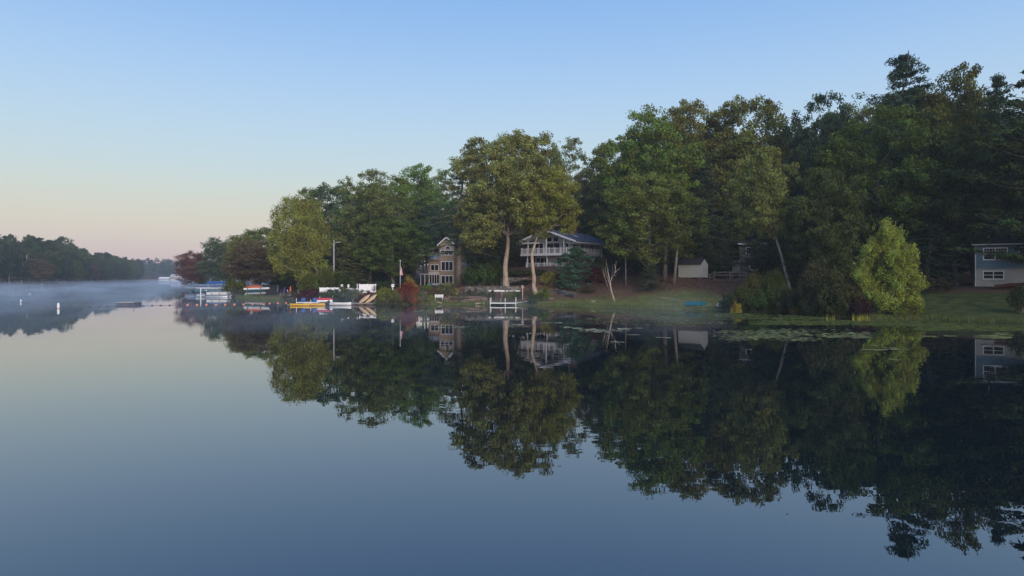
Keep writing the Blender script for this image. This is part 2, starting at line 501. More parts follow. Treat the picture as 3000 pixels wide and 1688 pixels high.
PROTO = {}
def proto(key, H, W, mb, V, rnd, cl, m=LEAF):
    me = quads_mesh(key + '_crown', V, {'rnd': rnd, 'clump': cl}, m)
    H = float(np.percentile(V[:, 0, 2], 99.7)); W = float(np.percentile(V[:, 0, 0], 98.5) - np.percentile(V[:, 0, 0], 1.5))
    tm = bpy.data.meshes.new(key + '_trunk')
    tm.from_pydata([tuple(map(float, p)) for p in mb.v], [], mb.f); tm.materials.append(BARK)
    tm.polygons.foreach_set('use_smooth', [True] * len(tm.polygons)); tm.update()
    PROTO[key] = (H, W, me, tm)

def broadleaf(key, seed, H=22, W=15, base=.28, lobes=20, clumps=15, per=90, leaf=.30, crad=.95, tr=.38, lean=(0, 0), shape=1.0, droop=0.0, lobe_r=.40, holes=0.0, limbs=9, trunk_top=.62, clump_flat=.62, fill=.35, bow=0.0, extra=()):
    rng = np.random.default_rng(seed)
    mb = MB()
    zb = H * base; zc = (zb + H) / 2; a = W / 2; bz = (H - zb) / 2
    # trunk
    pts = [np.array([lean[0], lean[1], -.4])]
    nt_ = 10
    for i in range(nt_ + 1):
        u = i / nt_
        q = np.array([lean[0] * (1 - u) ** 1.2, lean[1] * (1 - u) ** 1.2, u * H * trunk_top]) + np.array([bow * math.sin(math.pi * u), 0, 0]) + np.append(rng.normal(size=2) * .10 * (0 < i), 0)
        pts.append(q)
    rad = [tr * 1.5, tr * 1.25] + [tr * (1 - .84 * i / nt_) for i in range(1, nt_ + 1)]
    mb.tube(pts, rad, 9)
    C, RD = [], []
    fib = math.pi * (3 - math.sqrt(5))
    for i in range(lobes):
        zz = 1 - 2 * (i + .5) / lobes
        rr = math.sqrt(max(0, 1 - zz * zz)); th = i * fib + rng.normal() * .35
        if zz < 0: rr = rr ** (1 / (1 + droop)) if droop else rr
        d = np.array([rr * math.cos(th), rr * math.sin(th), zz])
        k = .50 + .26 * rng.random()
        wz = shape if zz < 0 else 1.0
        c = np.array([d[0] * a * k * wz, d[1] * a * k * wz, zc + d[2] * bz * (.58 + .14 * rng.random())])
        lr = a * lobe_r * (.75 + .5 * rng.random())
        if i < limbs * 2 and i % 2 == 0 or zz < -.1:
            tz = max(c[2] - .16 * H, zb * 1.02); j = 1 + int(np.argmin([abs(p[2] - tz) for p in pts[1:]])); j = max(j, 3)
            mb.tube(curve(pts[j], c * .98, .5 * (rng.random() - .2) * 2, 6, rng, .18), [rad[j] * .42 * (1 - .85 * s / 6) + .02 for s in range(7)], 5)
        nc = max(4, int(clumps * (.7 + .6 * rng.random())))
        dd = unit(rng.normal(size=(nc, 3)) + d * .75 + np.array([0, 0, .25]))
        if holes and rng.random() < holes: nc = nc // 3; dd = dd[:nc]
        cc = c + dd * lr * np.array([1, 1, .8]) * (.55 + .5 * rng.random((nc, 1)))
        C.append(cc); RD.append(crad * (.6 + .75 * rng.random(nc)))
    for ex, ey, ez, er in extra:
        dd = unit(rng.normal(size=(clumps + 6, 3)))
        C.append(np.array([ex, ey, ez]) + dd * er * (.45 + .55 * rng.random((clumps + 6, 1)))); RD.append(crad * (.7 + .5 * rng.random(clumps + 6)))
        mb.tube(curve((0, 0, ez + .12 * H), (ex, ey, ez), .6, 5, rng, .15), [.11, .10, .08, .06, .04, .02], 5)
    nf = int(lobes * clumps * fill)
    q = unit(rng.normal(size=(nf, 3))) * (.35 + .45 * rng.random((nf, 1))) * np.array([a, a, bz]) * .95
    q[:, :2] *= np.where(q[:, 2:3] < 0, shape, 1.0)
    C.append(q + np.array([0, 0, zc])); RD.append(crad * (.8 + .5 * rng.random(nf)))
    C = np.concatenate(C); RD = np.concatenate(RD)
    V, r_, c_ = leaf_quads(rng, C, RD, per, leaf, flat=clump_flat)
    # fine twigs with sparse leaves outside the clumps break the outline
    T = C[rng.integers(0, len(C), len(C) // 2)] + rng.normal(size=(len(C) // 2, 3)) * crad * .55
    V2, r2, c2 = leaf_quads(rng, T, np.full(len(T), crad * .4), max(6, per // 7), leaf * .9)
    proto(key, H, W, mb, np.concatenate([V, V2]), np.concatenate([r_, r2]), np.concatenate([c_, c2]))

def conifer(key, seed, H=24, W=9, base=.2, whorl=1.1, nb=6, per=60, leaf=.26, tr=.28, pine=True, power=1.0, sparse=0.0, csize=.62, steps=5, droop=0.0):
    rng = np.random.default_rng(seed)
    mb = MB()
    pts = [(rng.normal() * .05 * i, rng.normal() * .05 * i, H * .985 * i / 8 - (.3 if i == 0 else 0)) for i in range(9)]
    mb.tube(pts, [tr * (1.25 if i == 0 else 1 - .11 * i) + .015 for i in range(9)], 8)
    C, RD = [], []
    z = H * base
    while z < H * .985:
        u = (z - H * base) / (H * (1 - base))
        L0 = W / 2 * ((1 - u) ** power if not pine else max(.14, (1 - u ** 2.2)) * (.75 + .25 * math.sin(u * 3.1)))
        for k in range(nb):
            if rng.random() < sparse: continue
            th = rng.random() * 6.283; L = L0 * (.55 + .55 * rng.random())
            dz = (.22 * L if pine else -.12 * L) - droop * L + rng.normal() * .15
            tip = np.array([L * math.cos(th), L * math.sin(th), z + dz])
            p0 = np.array([0, 0, z - (.05 if pine else -.1)])
            mb.tube([p0, (p0 + tip) / 2 + [0, 0, -.08 * L if pine else .06 * L], tip], [.05 + .012 * L, .03 + .006 * L, .015], 4)
            n = max(2, int(L * 1.35))
            s = np.linspace(.32 if pine else .2, 1.02, n)
            cc = p0 + (tip - p0) * s[:, None] + rng.normal(size=(n, 3)) * np.array([.28, .28, .10]) + np.array([0, 0, .12])
            C.append(cc); RD.append(csize * (.6 + .6 * rng.random(n)) * (1.15 - .3 * s))
        z += whorl * (.75 + .5 * rng.random()) * (1 - .45 * u)
    C.append(np.array([[0, 0, H * .97], [0, 0, H * .93]])); RD.append(np.array([.35, .5]))
    C = np.concatenate(C); RD = np.concatenate(RD)
    V, r_, c_ = leaf_quads(rng, C, RD, per, leaf, aspect=.32, flat=.5 if pine else .42, out=.5, up=.4)
    proto(key, H, W, mb, V, r_, c_, NEEDLE)

def shrub(key, seed, H=2.5, W=3.2, lobes=9, clumps=9, per=55, leaf=.16, crad=.38, stems=6, spike=0.0):
    rng = np.random.default_rng(seed)
    mb = MB(); C, RD = [], []
    for i in range(lobes):
        th = i * 2.4; rr = math.sqrt((i + .5) / lobes)
        hh = H * (.86 - .42 * rr * rr) * (.8 + .3 * rng.random())
        c = np.array([rr * W * .38 * math.cos(th), rr * W * .38 * math.sin(th), hh * .60])
        dd = unit(rng.normal(size=(clumps, 3)) + [0, 0, .2])
        cc = c + dd * np.array([W * .19, W * .19, hh * .44]) * (.6 + .45 * rng.random((clumps, 1)))
        cc[:, 2] = np.maximum(cc[:, 2], .12)
        C.append(cc); RD.append(crad * (.6 + .8 * rng.random(clumps)))
        if i < stems: mb.tube(curve((c[0] * .2, c[1] * .2, -.15), c, .1, 4), [.045, .04, .03, .022, .012], 5)
    C = np.concatenate(C); RD = np.concatenate(RD)
    V, r_, c_ = leaf_quads(rng, C, RD, per, leaf, flat=.9 + spike)
    proto(key, H, W, mb, V, r_, c_)

broadleaf('oak_a', 1, 22, 16, base=.14, droop=.5, clumps=17)
broadleaf('oak_b', 2, 22, 15, base=.10, lobes=26, clumps=15, droop=.6)
broadleaf('oak_c', 3, 24, 14, base=.16, lobes=20, clumps=16, crad=1.0, droop=.4)
broadleaf('oak_open', 4, 22, 11, base=.38, lobes=14, clumps=8, per=55, crad=.85, tr=.24, lobe_r=.38, holes=.25, fill=.1)
broadleaf('egg_tree', 5, 17, 9.5, base=.10, lobes=20, clumps=13, per=80, leaf=.25, crad=.9, tr=.24, trunk_top=.75, lobe_r=.42)
broadleaf('egg_tree_b', 6, 17, 10, base=.16, lobes=18, clumps=14, per=80, leaf=.25, crad=.9, tr=.24, trunk_top=.7)
broadleaf('cottonwood', 7, 18, 12, base=.05, lobes=24, clumps=13, per=85, leaf=.24, crad=.9, tr=.33, lean=(4.2, 0), droop=.9, trunk_top=.8, lobe_r=.36, clump_flat=1.15)
broadleaf('front_oak', 8, 25, 17, base=.27, lobes=30, clumps=17, per=90, leaf=.28, crad=.95, tr=.46, lean=(-.4, 0), lobe_r=.34, droop=.8, trunk_top=.6, extra=((-5.4, -1.5, 8.2, 2.1), (-4.0, -3, 7.0, 1.8), (-6.3, 1, 10, 2.2), (-3.2, -3.5, 9.0, 2.2), (4.6, -2.5, 9.2, 2.2), (2.2, -4, 10.2, 2.2), (-5.6, -1, 6.6, 1.3)))
broadleaf('lean_oak', 9, 18.5, 11, base=.47, lobes=20, clumps=15, per=85, leaf=.26, crad=.82, tr=.38, lean=(-1.5, 0), droop=.3, trunk_top=.66, bow=-1.3, shape=1.1)
broadleaf('slim_tree', 10, 17, 7.6, base=.34, lobes=20, clumps=12, per=80, leaf=.22, crad=.75, tr=.23, lean=(4.2, 0), trunk_top=.75, lobe_r=.42)
broadleaf('understory', 12, 11, 9, base=.02, lobes=18, clumps=12, per=60, leaf=.30, crad=.95, tr=.16, droop=.9, lobe_r=.42)
broadleaf('far_tree_a', 13, 20, 13, base=.08, lobes=14, clumps=9, per=26, leaf=.75, crad=1.5, tr=.3, limbs=4, droop=.6)
broadleaf('far_tree_b', 14, 20, 11, base=.14, lobes=12, clumps=9, per=26, leaf=.75, crad=1.4, tr=.3, limbs=4)
conifer('white_pine', 21, 27, 12, base=.2, whorl=1.5, nb=6, per=60, leaf=.34, csize=.85)
conifer('white_pine_b', 22, 25, 13, base=.12, whorl=1.35, nb=6, per=60, leaf=.34, csize=.85)
conifer('hemlock', 23, 22, 9, base=.12, whorl=1.0, nb=7, per=45, leaf=.28, pine=False, power=.8, csize=.75, droop=.08)
conifer('house_pine', 24, 23, 10, base=.26, whorl=1.25, nb=5, per=48, leaf=.28, pine=False, power=.55, csize=.75, droop=.12, sparse=.15, tr=.34)
conifer('young_spruce', 25, 8, 5, base=.04, whorl=.5, nb=8, per=42, leaf=.2, pine=False, power=.8, csize=.42, tr=.1)
conifer('young_pine', 26, 7.6, 6.6, base=.02, whorl=.55, nb=8, per=55, leaf=.24, pine=True, csize=.5, tr=.12)
conifer('far_pine', 27, 20, 8, base=.15, whorl=2.0, nb=5, per=14, leaf=.8, csize=1.0)
def massed(key, seed, masses, per=95, leaf=.155, crad=.42, clumps=24, stems=9, tall=1.35):
    rng = np.random.default_rng(seed)
    mb = MB(); C, RD = [], []
    for i, (mx, mz, mr_) in enumerate(masses):
        my = rng.normal() * .7
        dd = unit(rng.normal(size=(clumps, 3)))
        cc = np.array([mx, my, mz]) + dd * mr_ * np.array([1, 1, tall]) * (.35 + .7 * rng.random((clumps, 1)))
        cc[:, 2] = np.maximum(cc[:, 2], .1)
        C.append(cc); RD.append(crad * (.55 + .8 * rng.random(clumps)))
        if i % 2 == 0: mb.tube(curve((mx * .12, my * .1, -.2), (mx, my, mz), .3, 5, rng, .08), [.09, .08, .06, .045, .03, .015], 5)
    C = np.concatenate(C); RD = np.concatenate(RD)
    V, r_, c_ = leaf_quads(rng, C, RD, per, leaf, flat=1.3)
    T = C[rng.integers(0, len(C), len(C) // 2)] + rng.normal(size=(len(C) // 2, 3)) * np.array([.5, .5, .6])
    V2, r2, c2 = leaf_quads(rng, T, np.full(len(T), .22), 9, leaf, flat=1.6)
    proto(key, 1, 1, mb, np.concatenate([V, V2]), np.concatenate([r_, r2]), np.concatenate([c_, c2]))
massed('bright_tree', 30, [(.3, 9.9, .45), (-.6, 9.0, .6), (.7, 8.9, .7), (-.9, 7.9, .8), (1.3, 7.7, .8), (-1.9, 6.7, .9), (.1, 7.0, 1.1), (2.0, 6.5, .9), (-2.6, 5.2, .9), (-1.0, 5.4, 1.1), (1.2, 5.5, 1.1), (2.7, 5.0, .8),
                         (-3.0, 3.9, .8), (-2.2, 3.3, .9), (2.0, 3.9, 1.1), (3.0, 3.2, .8), (.6, 3.6, 1.0), (-2.0, 2.3, .6), (2.3, 2.2, 1.0), (.6, 1.9, 1.0), (1.7, 1.0, .9), (.1, .9, .8), (2.6, 1.0, .7), (-.6, 2.6, .7), (0, 5.6, 1.2), (-.2, 4.4, 1.2), (.2, 3.0, 1.1), (-.9, 3.6, 1.0), (0, 8.0, .9), (-1.3, 1.4, .7), (1.1, 4.4, 1.1)])
shrub('shrub_round', 31)
shrub('shrub_wide', 32, 2.2, 4.2, lobes=12, clumps=8)
shrub('shrub_tall', 33, 4.0, 3.4, lobes=10, clumps=12, per=60, spike=.4)
shrub('shrub_tight', 34, 2.0, 2.0, lobes=8, clumps=12, per=70, leaf=.11, crad=.25)
shrub('shrub_loose', 35, 3.0, 3.4, lobes=9, clumps=7, per=40, leaf=.17, crad=.42)

RNG = random.Random(11)
def plant(key, x, y, H, W, tint, name, label, cat, group=None, bark=(1, 1, 1), rz=None, zb=None, loose=0.0):
    pH, pW, cm, tm = PROTO[key]
    z = gz(x, y) if zb is None else zb
    root = empty(name, (x, y, z - .05), RNG.uniform(0, 6.28) if rz is None else rz, label, cat, group)
    root.scale = (W / pW, W / pW * RNG.uniform(.92, 1.08), H / pH)
    tr = link(bpy.data.objects.new('trunk' if cat == 'tree' else 'stem', tm), root)
    tr.color = (*bark, 1)
    cr_ = link(bpy.data.objects.new('crown' if cat == 'tree' else 'foliage', cm), root)
    j = [RNG.uniform(.92, 1.08) for _ in range(3)]
    cr_.color = (*[c * q for c, q in zip(tint, j)], 1)
    return root

def tree(key, px, top, Y, wpx, tint, label, name='oak_tree', bark=None, group=None, rz=None, base=None):
    if bark is None: bark = (.5, .48, .46) if key in ('hemlock', 'white_pine', 'white_pine_b', 'young_spruce', 'young_pine', 'far_pine') else (.85, .85, .85)
    x = (px - 1500) / F * Y
    z = gz(x, Y)
    H = CH + (HZ - top) / F * Y - z
    k = float(np.interp(px, [0, 500, 900, 1500, 1900, 2400, 3000], [1.15, 1.3, 1.8, 2.1, 1.8, 1.4, 1.15]))     # light at the centre and shade to the right painted into the foliage tint
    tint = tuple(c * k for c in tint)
    return plant(key, x, Y, H, wpx / F * Y, tint, name, label, 'tree', group, bark, rz)

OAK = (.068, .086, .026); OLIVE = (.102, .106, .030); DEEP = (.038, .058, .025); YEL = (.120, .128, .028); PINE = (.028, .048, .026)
BLUEP = (.032, .062, .040); BROWNT = (.085, .066, .038); REDT = (.105, .05, .034); BRIGHT = (.175, .222, .042); GOLD = (.26, .19, .03)
PALE = (1.75, 1.65, 1.55)
# named trees, left to right
tree('understory', 572, 737, 246, 92, REDT, 'reddish bushy tree at the tip of the wooded point', 'red_maple_tree')
tree('understory', 655, 699, 232, 108, (.05, .07, .032), 'round dark green tree behind the moored boats', 'maple_tree')
tree('egg_tree_b', 762, 668, 168, 150, (.08, .095, .025), 'green tree whose thin top rises beside the yellow-green tree', 'maple_tree')
tree('egg_tree', 745, 706, 146, 150, BROWNT, 'brownish tree with pale forked trunk behind the canoe rack', 'brown_maple_tree', bark=PALE)
tree('egg_tree_b', 715, 690, 158, 90, (.10, .11, .03), 'olive tree left of the brownish tree', 'maple_tree')
tree('hemlock', 830, 700, 152, 120, PINE, 'dark spruce in shade behind the closed umbrellas', 'spruce_tree')
tree('cottonwood', 880, 580, 124, 160, YEL, 'yellow-green tree with long leaning trunk left of the utility pole', 'cottonwood_tree', bark=(1.4, 1.3, 1.2), rz=0)
tree('oak_open', 905, 552, 158, 105, OAK, 'thin see-through treetop just behind the yellow-green tree', 'oak_tree')
tree('oak_b', 965, 546, 165, 170, DEEP, 'dark oak on the skyline right of the yellow-green tree', 'oak_tree')
tree('oak_a', 1085, 505, 132, 215, OAK, 'broad oak with bare forking limbs above the grey gable house', 'oak_tree', bark=(1.4, 1.3, 1.2))
tree('oak_c', 1215, 489, 150, 190, (.068, .090, .020), 'tall oak on the skyline left of the tan house', 'oak_tree')
tree('oak_open', 1290, 498, 158, 120, OAK, 'open-crowned oak with sky showing through above the tan house', 'oak_tree')
tree('oak_b', 1150, 640, 128, 190, (.058, .074, .018), 'low spreading oak behind the flagpole', 'oak_tree', bark=(1.3, 1.2, 1.1))
tree('house_pine', 1346, 466, 112.5, 175, (.05, .062, .028), 'tall thin-trunked conifer standing in front of the tan house', 'conifer_tree', bark=(1.3, 1.2, 1.1))
tree('hemlock', 1400, 560, 140, 150, PINE, 'dark conifer right of the tan house roof', 'conifer_tree')
tree('young_spruce', 1012, 708, 128, 95, (.06, .065, .022), 'olive young spruce right of the utility pole', 'spruce_tree')
tree('young_spruce', 1046, 770, 126, 66, (.05, .058, .022), 'small spruce in front of the grey gable house', 'spruce_tree')
tree('hemlock', 1095, 690, 138, 110, (.045, .052, .022), 'dark hemlock behind the grey gable house', 'hemlock_tree')
tree('front_oak', 1490, 394, 107, 288, OLIVE, 'great olive-green oak with straight pale trunk on the stone terrace', 'oak_tree', bark=(1.7, 1.52, 1.4), rz=0)
tree('lean_oak', 1597, 500, 103.5, 185, (.094, .102, .02), 'oak with leaning pale trunk in front of the white house', 'oak_tree', bark=(1.75, 1.6, 1.45), rz=0)
tree('oak_a', 1590, 406, 132, 150, OAK, 'oak whose top shows right behind the great oak', 'oak_tree')
tree('oak_open', 1668, 405, 142, 130, (.07, .08, .03), 'airy see-through tree alone on the skyline above the white house', 'oak_tree')
tree('egg_tree_b', 1722, 498, 152, 110, (.11, .08, .045), 'rusty thin-leaved tree left of the broad oak group', 'maple_tree')
tree('white_pine_b', 1750, 560, 149, 200, PINE, 'dark pine behind the white house roof', 'pine_tree')
tree('oak_b', 1805, 420, 143, 170, OAK, 'left shoulder oak of the tall central group', 'oak_tree')
tree('oak_a', 1915, 322, 116, 290, (.068, .090, .020), 'broad domed oak above the right half of the white house', 'oak_tree')
tree('oak_c', 2025, 300, 122, 240, (.084, .092, .021), 'tall oak with browned top in the middle of the skyline', 'oak_tree')
tree('oak_b', 2190, 296, 120, 230, (.078, .09, .020), 'tall oak standing behind the white shed', 'oak_tree')
tree('oak_b', 1902, 510, 101, 265, (.080, .092, .024), 'low-branched oak right of the white house with dense foliage to the ground', 'oak_tree', bark=(1.5, 1.4, 1.3))
tree('hemlock', 2060, 480, 112, 190, DEEP, 'shaded tree directly above the white shed', 'hemlock_tree')
tree('slim_tree', 2236, 436, 85, 150, (.10, .12, .036), 'slim pale green tree with leaning grey trunk by the shore thicket', 'maple_tree', bark=(1.5, 1.5, 1.5), rz=0)
tree('oak_a', 2420, 286, 112, 240, DEEP, 'dark oak on the skyline left of the tall pine', 'oak_tree')
tree('white_pine', 2640, 166, 96, 230, PINE, 'tall dark pine rising highest on the skyline', 'pine_tree')
tree('oak_c', 2800, 206, 92, 230, (.066, .084, .02), 'tall oak right of the highest pine', 'oak_tree')
tree('white_pine_b', 2922, 224, 86, 150, PINE, 'pine between the tall oak and the right edge', 'pine_tree')
tree('oak_a', 2575, 318, 86, 340, (.058, .080, .02), 'wide green oak in front of the highest pine', 'oak_tree')
tree('oak_b', 2425, 500, 81, 190, (.05, .066, .022), 'leafy oak above the shore thicket left of the bright tree', 'oak_tree')
tree('oak_b', 2800, 400, 82, 260, (.046, .066, .02), 'dark oak left of the blue house roof', 'oak_tree')
tree('bright_tree', 2604, 648, 67.5, 168, BRIGHT, 'bright yellow-green young tree at the water edge left of the lawn', 'willow_tree')
tree('white_pine_b', 3075, 175, 71, 420, (.04, .056, .024), 'pine at the right edge hanging over the blue house', 'pine_tree', rz=1.0)
tree('hemlock', 2720, 560, 80, 180, PINE, 'dark hemlock in the shade beside the lawn', 'hemlock_tree')
tree('young_pine', 1684, 722, 104.5, 118, BLUEP, 'blue-green young pine in front of the white house', 'young_pine_tree')
tree('young_spruce', 1905, 770, 96.5, 70, (.03, .045, .022), 'small dark evergreen at the foot of the low-branched oak', 'evergreen_tree')
# the hillside behind, filling between the named trees
skyl = [(840, 640), (900, 600), (1000, 560), (1080, 520), (1200, 500), (1300, 510), (1420, 470), (1500, 420), (1600, 450), (1700, 540), (1760, 480), (1850, 380), (1950, 330), (2200, 330), (2260, 350), (2400, 310), (2520, 270), (2640, 230), (2800, 240), (2950, 260), (3150, 260)]
k = 0
for row, (Y0, dt, st) in enumerate(((172, 34, 85), (150, 80, 80), (134, 150, 80))):
    for px in range(900 + row * 27, 3150, st):
        top = np.interp(px, *zip(*skyl)) + dt + RNG.uniform(-10, 30)
        Y = Y0 * np.interp(px, [900, 1700, 2400, 3100], [1.0, .98, .86, .70]) + RNG.uniform(-4, 4)
        if row == 2 and 1180 < px < 1420: continue
        if row == 2 and 1560 < px < 1800: Y += 18
        key = ('oak_a', 'oak_b', 'oak_c', 'hemlock', 'egg_tree')[RNG.randrange(5)]
        tree(key, px, top, Y, RNG.uniform(110, 165) * 140 / Y, (DEEP, OAK, PINE, (.055, .06, .022))[RNG.randrange(4)],
             'dark green tree half hidden on the wooded hillside behind', 'hillside_tree', group='half hidden trees on the hillside')
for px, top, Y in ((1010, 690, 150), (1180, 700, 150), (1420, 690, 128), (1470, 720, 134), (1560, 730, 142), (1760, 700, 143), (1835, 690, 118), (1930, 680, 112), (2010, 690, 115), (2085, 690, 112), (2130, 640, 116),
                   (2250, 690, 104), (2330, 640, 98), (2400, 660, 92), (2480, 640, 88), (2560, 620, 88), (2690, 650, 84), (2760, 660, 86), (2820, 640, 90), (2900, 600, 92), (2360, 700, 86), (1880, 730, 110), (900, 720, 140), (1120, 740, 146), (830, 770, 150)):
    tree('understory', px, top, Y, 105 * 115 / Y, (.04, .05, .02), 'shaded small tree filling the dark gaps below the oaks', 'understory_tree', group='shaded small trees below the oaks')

# unseen oaks added past the right edge of the view to shade the cove
for x, y, h, w_ in ((64, 59, 19, 12), (70, 52, 23, 14), (67, 67, 22, 13), (82, 44, 26, 16), (75, 50, 24, 15), (78, 36, 24, 15), (92, 60, 27, 16), (94, 32, 27, 16), (104, 46, 28, 17), (90, 18, 25, 15), (106, 22, 27, 16)):
    plant(('oak_a', 'oak_b', 'oak_c')[int(x + y) % 3], x, y, h, w_, OAK, 'shade_oak_tree', 'unseen oak added past the right edge to shade the cove', 'tree', 'unseen oaks added for shade')
# left bank across the lake
sky_l = [(-60, 672), (0, 682), (30, 692), (60, 698), (170, 695), (200, 708), (230, 720), (250, 730), (275, 738), (290, 741), (315, 737), (345, 747), (365, 757), (390, 758), (430, 772)]
sh_l = [(-60, 268), (0, 286), (130, 296), (200, 348), (300, 421), (380, 533), (430, 727)]
for row in range(4):
    px = -50.0 + row * 7
    while px < 418:
        Ys = np.interp(px, *zip(*sh_l)); Y = Ys + (5, 20, 40, 62)[row] + RNG.uniform(-3, 3)
        q = (.52, .76, .93, 1.0)[row] + RNG.uniform(-.14, .08)
        top = HZ - 4 - (HZ - 4 - np.interp(px, *zip(*sky_l))) * q
        key = ('far_tree_a', 'far_tree_b', 'far_tree_a', 'far_pine')[RNG.randrange(4)]
        tint = (OAK, DEEP, PINE, (.055, .07, .03), (.05, .06, .035))[RNG.randrange(5)]
        if row == 0 and RNG.random() < .2: tint = (BROWNT, (.12, .12, .03))[RNG.randrange(2)]
        wpx = RNG.uniform(34, 52) * 300 / Y
        tree(key, px, top, Y, wpx * 1.15, tint, 'hazy green tree in the wood along the far left bank', 'far_bank_tree', group='trees along the far left bank')
        px += wpx * .52
xx, yy = (62 - 1500) / F * 299, 299
rt = empty('pale_trunk_tree', (xx, yy, gz(xx, yy)), 0, 'pale bare-limbed trunk standing on the far left bank', 'tree')
tb = MB(); tb.tube([(0, 0, -.3), (.2, 0, 4), (.9, 0, 8), (.5, 0, 11)], [.5, .38, .3, .16], 7); tb.tube([(.9, 0, 8), (2.2, 0, 10), (2.6, 0, 12.5)], [.24, .17, .08], 6); tb.tube([(2.1, 0, 9.9), (3.4, 0, 11.4)], [.12, .05], 5)
o = tb.build('trunk', BARK, rt, True); o.color = (2.2, 2.3, 1.9, 1)
# the far end of the lake: one distant wood
rng = np.random.default_rng(5)
Vs, rs_, cs_ = [], [], []
for i in range(460):
    X = rng.uniform(-640, -230) if i % 4 else rng.uniform(-230, 260); Y = rng.uniform(893, 1040)
    z = gz(X, Y)
    if z < .2: continue
    H = rng.uniform(20, 27); wd = rng.uniform(5.5, 9)
    nC = 16
    cc = np.array([X, Y, z + H * .55]) + unit(rng.normal(size=(nC, 3))) * np.array([wd * .75, wd * .75, H * .42]) * rng.random((nC, 1)) ** .4
    v, a, b_ = leaf_quads(rng, cc, np.full(nC, 2.4), 14, 2.0)
    Vs.append(v); rs_.append(a); cs_.append(np.full(len(a), rng.random()))
fw = link(bpy.data.objects.new('distant_wood', quads_mesh('distant_wood', np.concatenate(Vs), {'rnd': np.concatenate(rs_), 'clump': np.concatenate(cs_)}, LEAF)))
fw.color = (.05, .065, .035, 1)
tag(fw, 'hazy blue wood closing the far end of the lake', 'wood', kind='stuff')

# ------------------------------------------------------------------ shrubs
def bush(key, px, base_py, top_py, wpx, tint, label, name='shrub', Y=None, group=None):
    if Y is None:
        x, y, z = hit(px, base_py)
    else:
        y = Y; x = (px - 1500) / F * Y; z = gz(x, y)
    H = CH + (HZ - top_py) / F * y - z
    return plant(key, x, y, max(H, .4), wpx / F * y, tint, name, label, 'shrub', group, zb=z)

GRN = (.10, .13, .03); DGRN = (.045, .065, .025); YG = (.19, .20, .035); REDB = (.19, .07, .035); WINE = (.075, .022, .022); ORNG = (.22, .11, .035)
bush('shrub_round', 690, 872, 808, 78, (.11, .12, .03), 'large round olive bush between the pontoon boat and the canoe rack')
bush('shrub_wide', 905, 884, 846, 70, WINE, 'dark wine-red bush behind the yellow kayaks')
bush('shrub_loose', 865, 883, 850, 60, (.09, .075, .04), 'brownish brush left of the dark wine-red bush')
bush('shrub_wide', 985, 884, 843, 84, (.06, .08, .03), 'dark green bush in front of the white fence')
bush('shrub_loose', 950, 880, 852, 34, (.12, .09, .05), 'brownish bush under the left end of the white fence')
bush('shrub_round', 1012, 882, 838, 36, (.09, .11, .035), 'green bush behind the white birdhouse post')
bush('shrub_round', 962, 860, 825, 60, GRN, 'bright green bush behind the left half of the white fence')
bush('shrub_loose', 1040, 886, 842, 56, (.12, .13, .06), 'flowering bush with pale blossoms behind the docked boat')
bush('shrub_round', 1074, 886, 850, 52, (.13, .06, .05), 'reddish bush below the right end of the white fence')
bush('shrub_round', 1020, 846, 822, 70, GRN, 'green bush topping the middle of the white fence')
bush('shrub_tall', 1130, 891, 842, 66, YG, 'yellow-green bush at the water left of the red bush')
bush('shrub_tall', 1162, 891, 850, 50, (.15, .16, .04), 'smaller green bush leaning on the red bush')
bush('shrub_tall', 1196, 892, 826, 62, REDB, 'flame red bush below the flagpole', Y=101.5)
bush('shrub_round', 1200, 850, 808, 44, GOLD, 'golden bush behind the flame red bush', Y=106)
bush('shrub_tall', 1215, 892, 850, 34, ORNG, 'orange bush at the right foot of the flame red bush', Y=101.2)
bush('shrub_loose', 1236, 890, 850, 40, (.13, .13, .06), 'grey-green bush right of the orange bush')
bush('shrub_round', 1250, 848, 834, 36, YG, 'low yellow-green bush left of the patio table', Y=112)
bush('shrub_loose', 1262, 885, 862, 22, YG, 'small pale bush beside the white bench')
bush('shrub_loose', 1275, 872, 845, 46, (.14, .09, .04), 'rusty perennials below the patio')
bush('shrub_loose', 1312, 868, 824, 50, (.13, .14, .05), 'light green bush in front of the tan house corner')
bush('shrub_tight', 1333, 866, 845, 18, (.42, .38, .04), 'bright yellow bush by the conifer trunk')
bush('shrub_wide', 1405, 838, 768, 90, (.055, .085, .025), 'tall rhododendron hedge right of the tan house')
bush('shrub_wide', 1450, 836, 766, 70, (.065, .095, .025), 'rhododendron hedge left of the great oak trunk')
bush('shrub_tight', 1428, 838, 811, 18, DGRN, 'left of two clipped cone shrubs on the terrace', 'cone_shrub')
bush('shrub_tight', 1457, 838, 806, 18, DGRN, 'right of two clipped cone shrubs on the terrace', 'cone_shrub')
bush('shrub_wide', 1520, 838, 823, 50, (.05, .05, .03), 'low dark shrub between the two oak trunks', Y=108.5)
bush('shrub_wide', 1548, 838, 820, 44, (.04, .055, .025), 'low green shrub behind the leaning oak trunk', Y=109)
bush('shrub_wide', 1525, 815, 788, 90, (.10, .12, .04), 'wide pale green hedge below the white house deck', Y=114)
bush('shrub_wide', 1580, 812, 789, 60, (.085, .10, .035), 'hedge under the lower deck of the white house', Y=114)
bush('shrub_round', 1592, 876, 838, 42, (.12, .16, .025), 'bright green round shrub right of the leaning oak foot', Y=99.5)
bush('shrub_tight', 1562, 892, 862, 28, (.06, .09, .025), 'dark green shrub at the end of the white dock', Y=97.5)
bush('shrub_round', 1498, 868, 850, 34, (.13, .16, .03), 'green shrub between the two white canoes', Y=101)
bush('shrub_loose', 1520, 868, 852, 24, DGRN, 'dark shrub under the right white canoe', Y=101)
bush('shrub_tight', 1441, 866, 849, 18, (.07, .075, .03), 'small olive shrub under the left white canoe', Y=101)
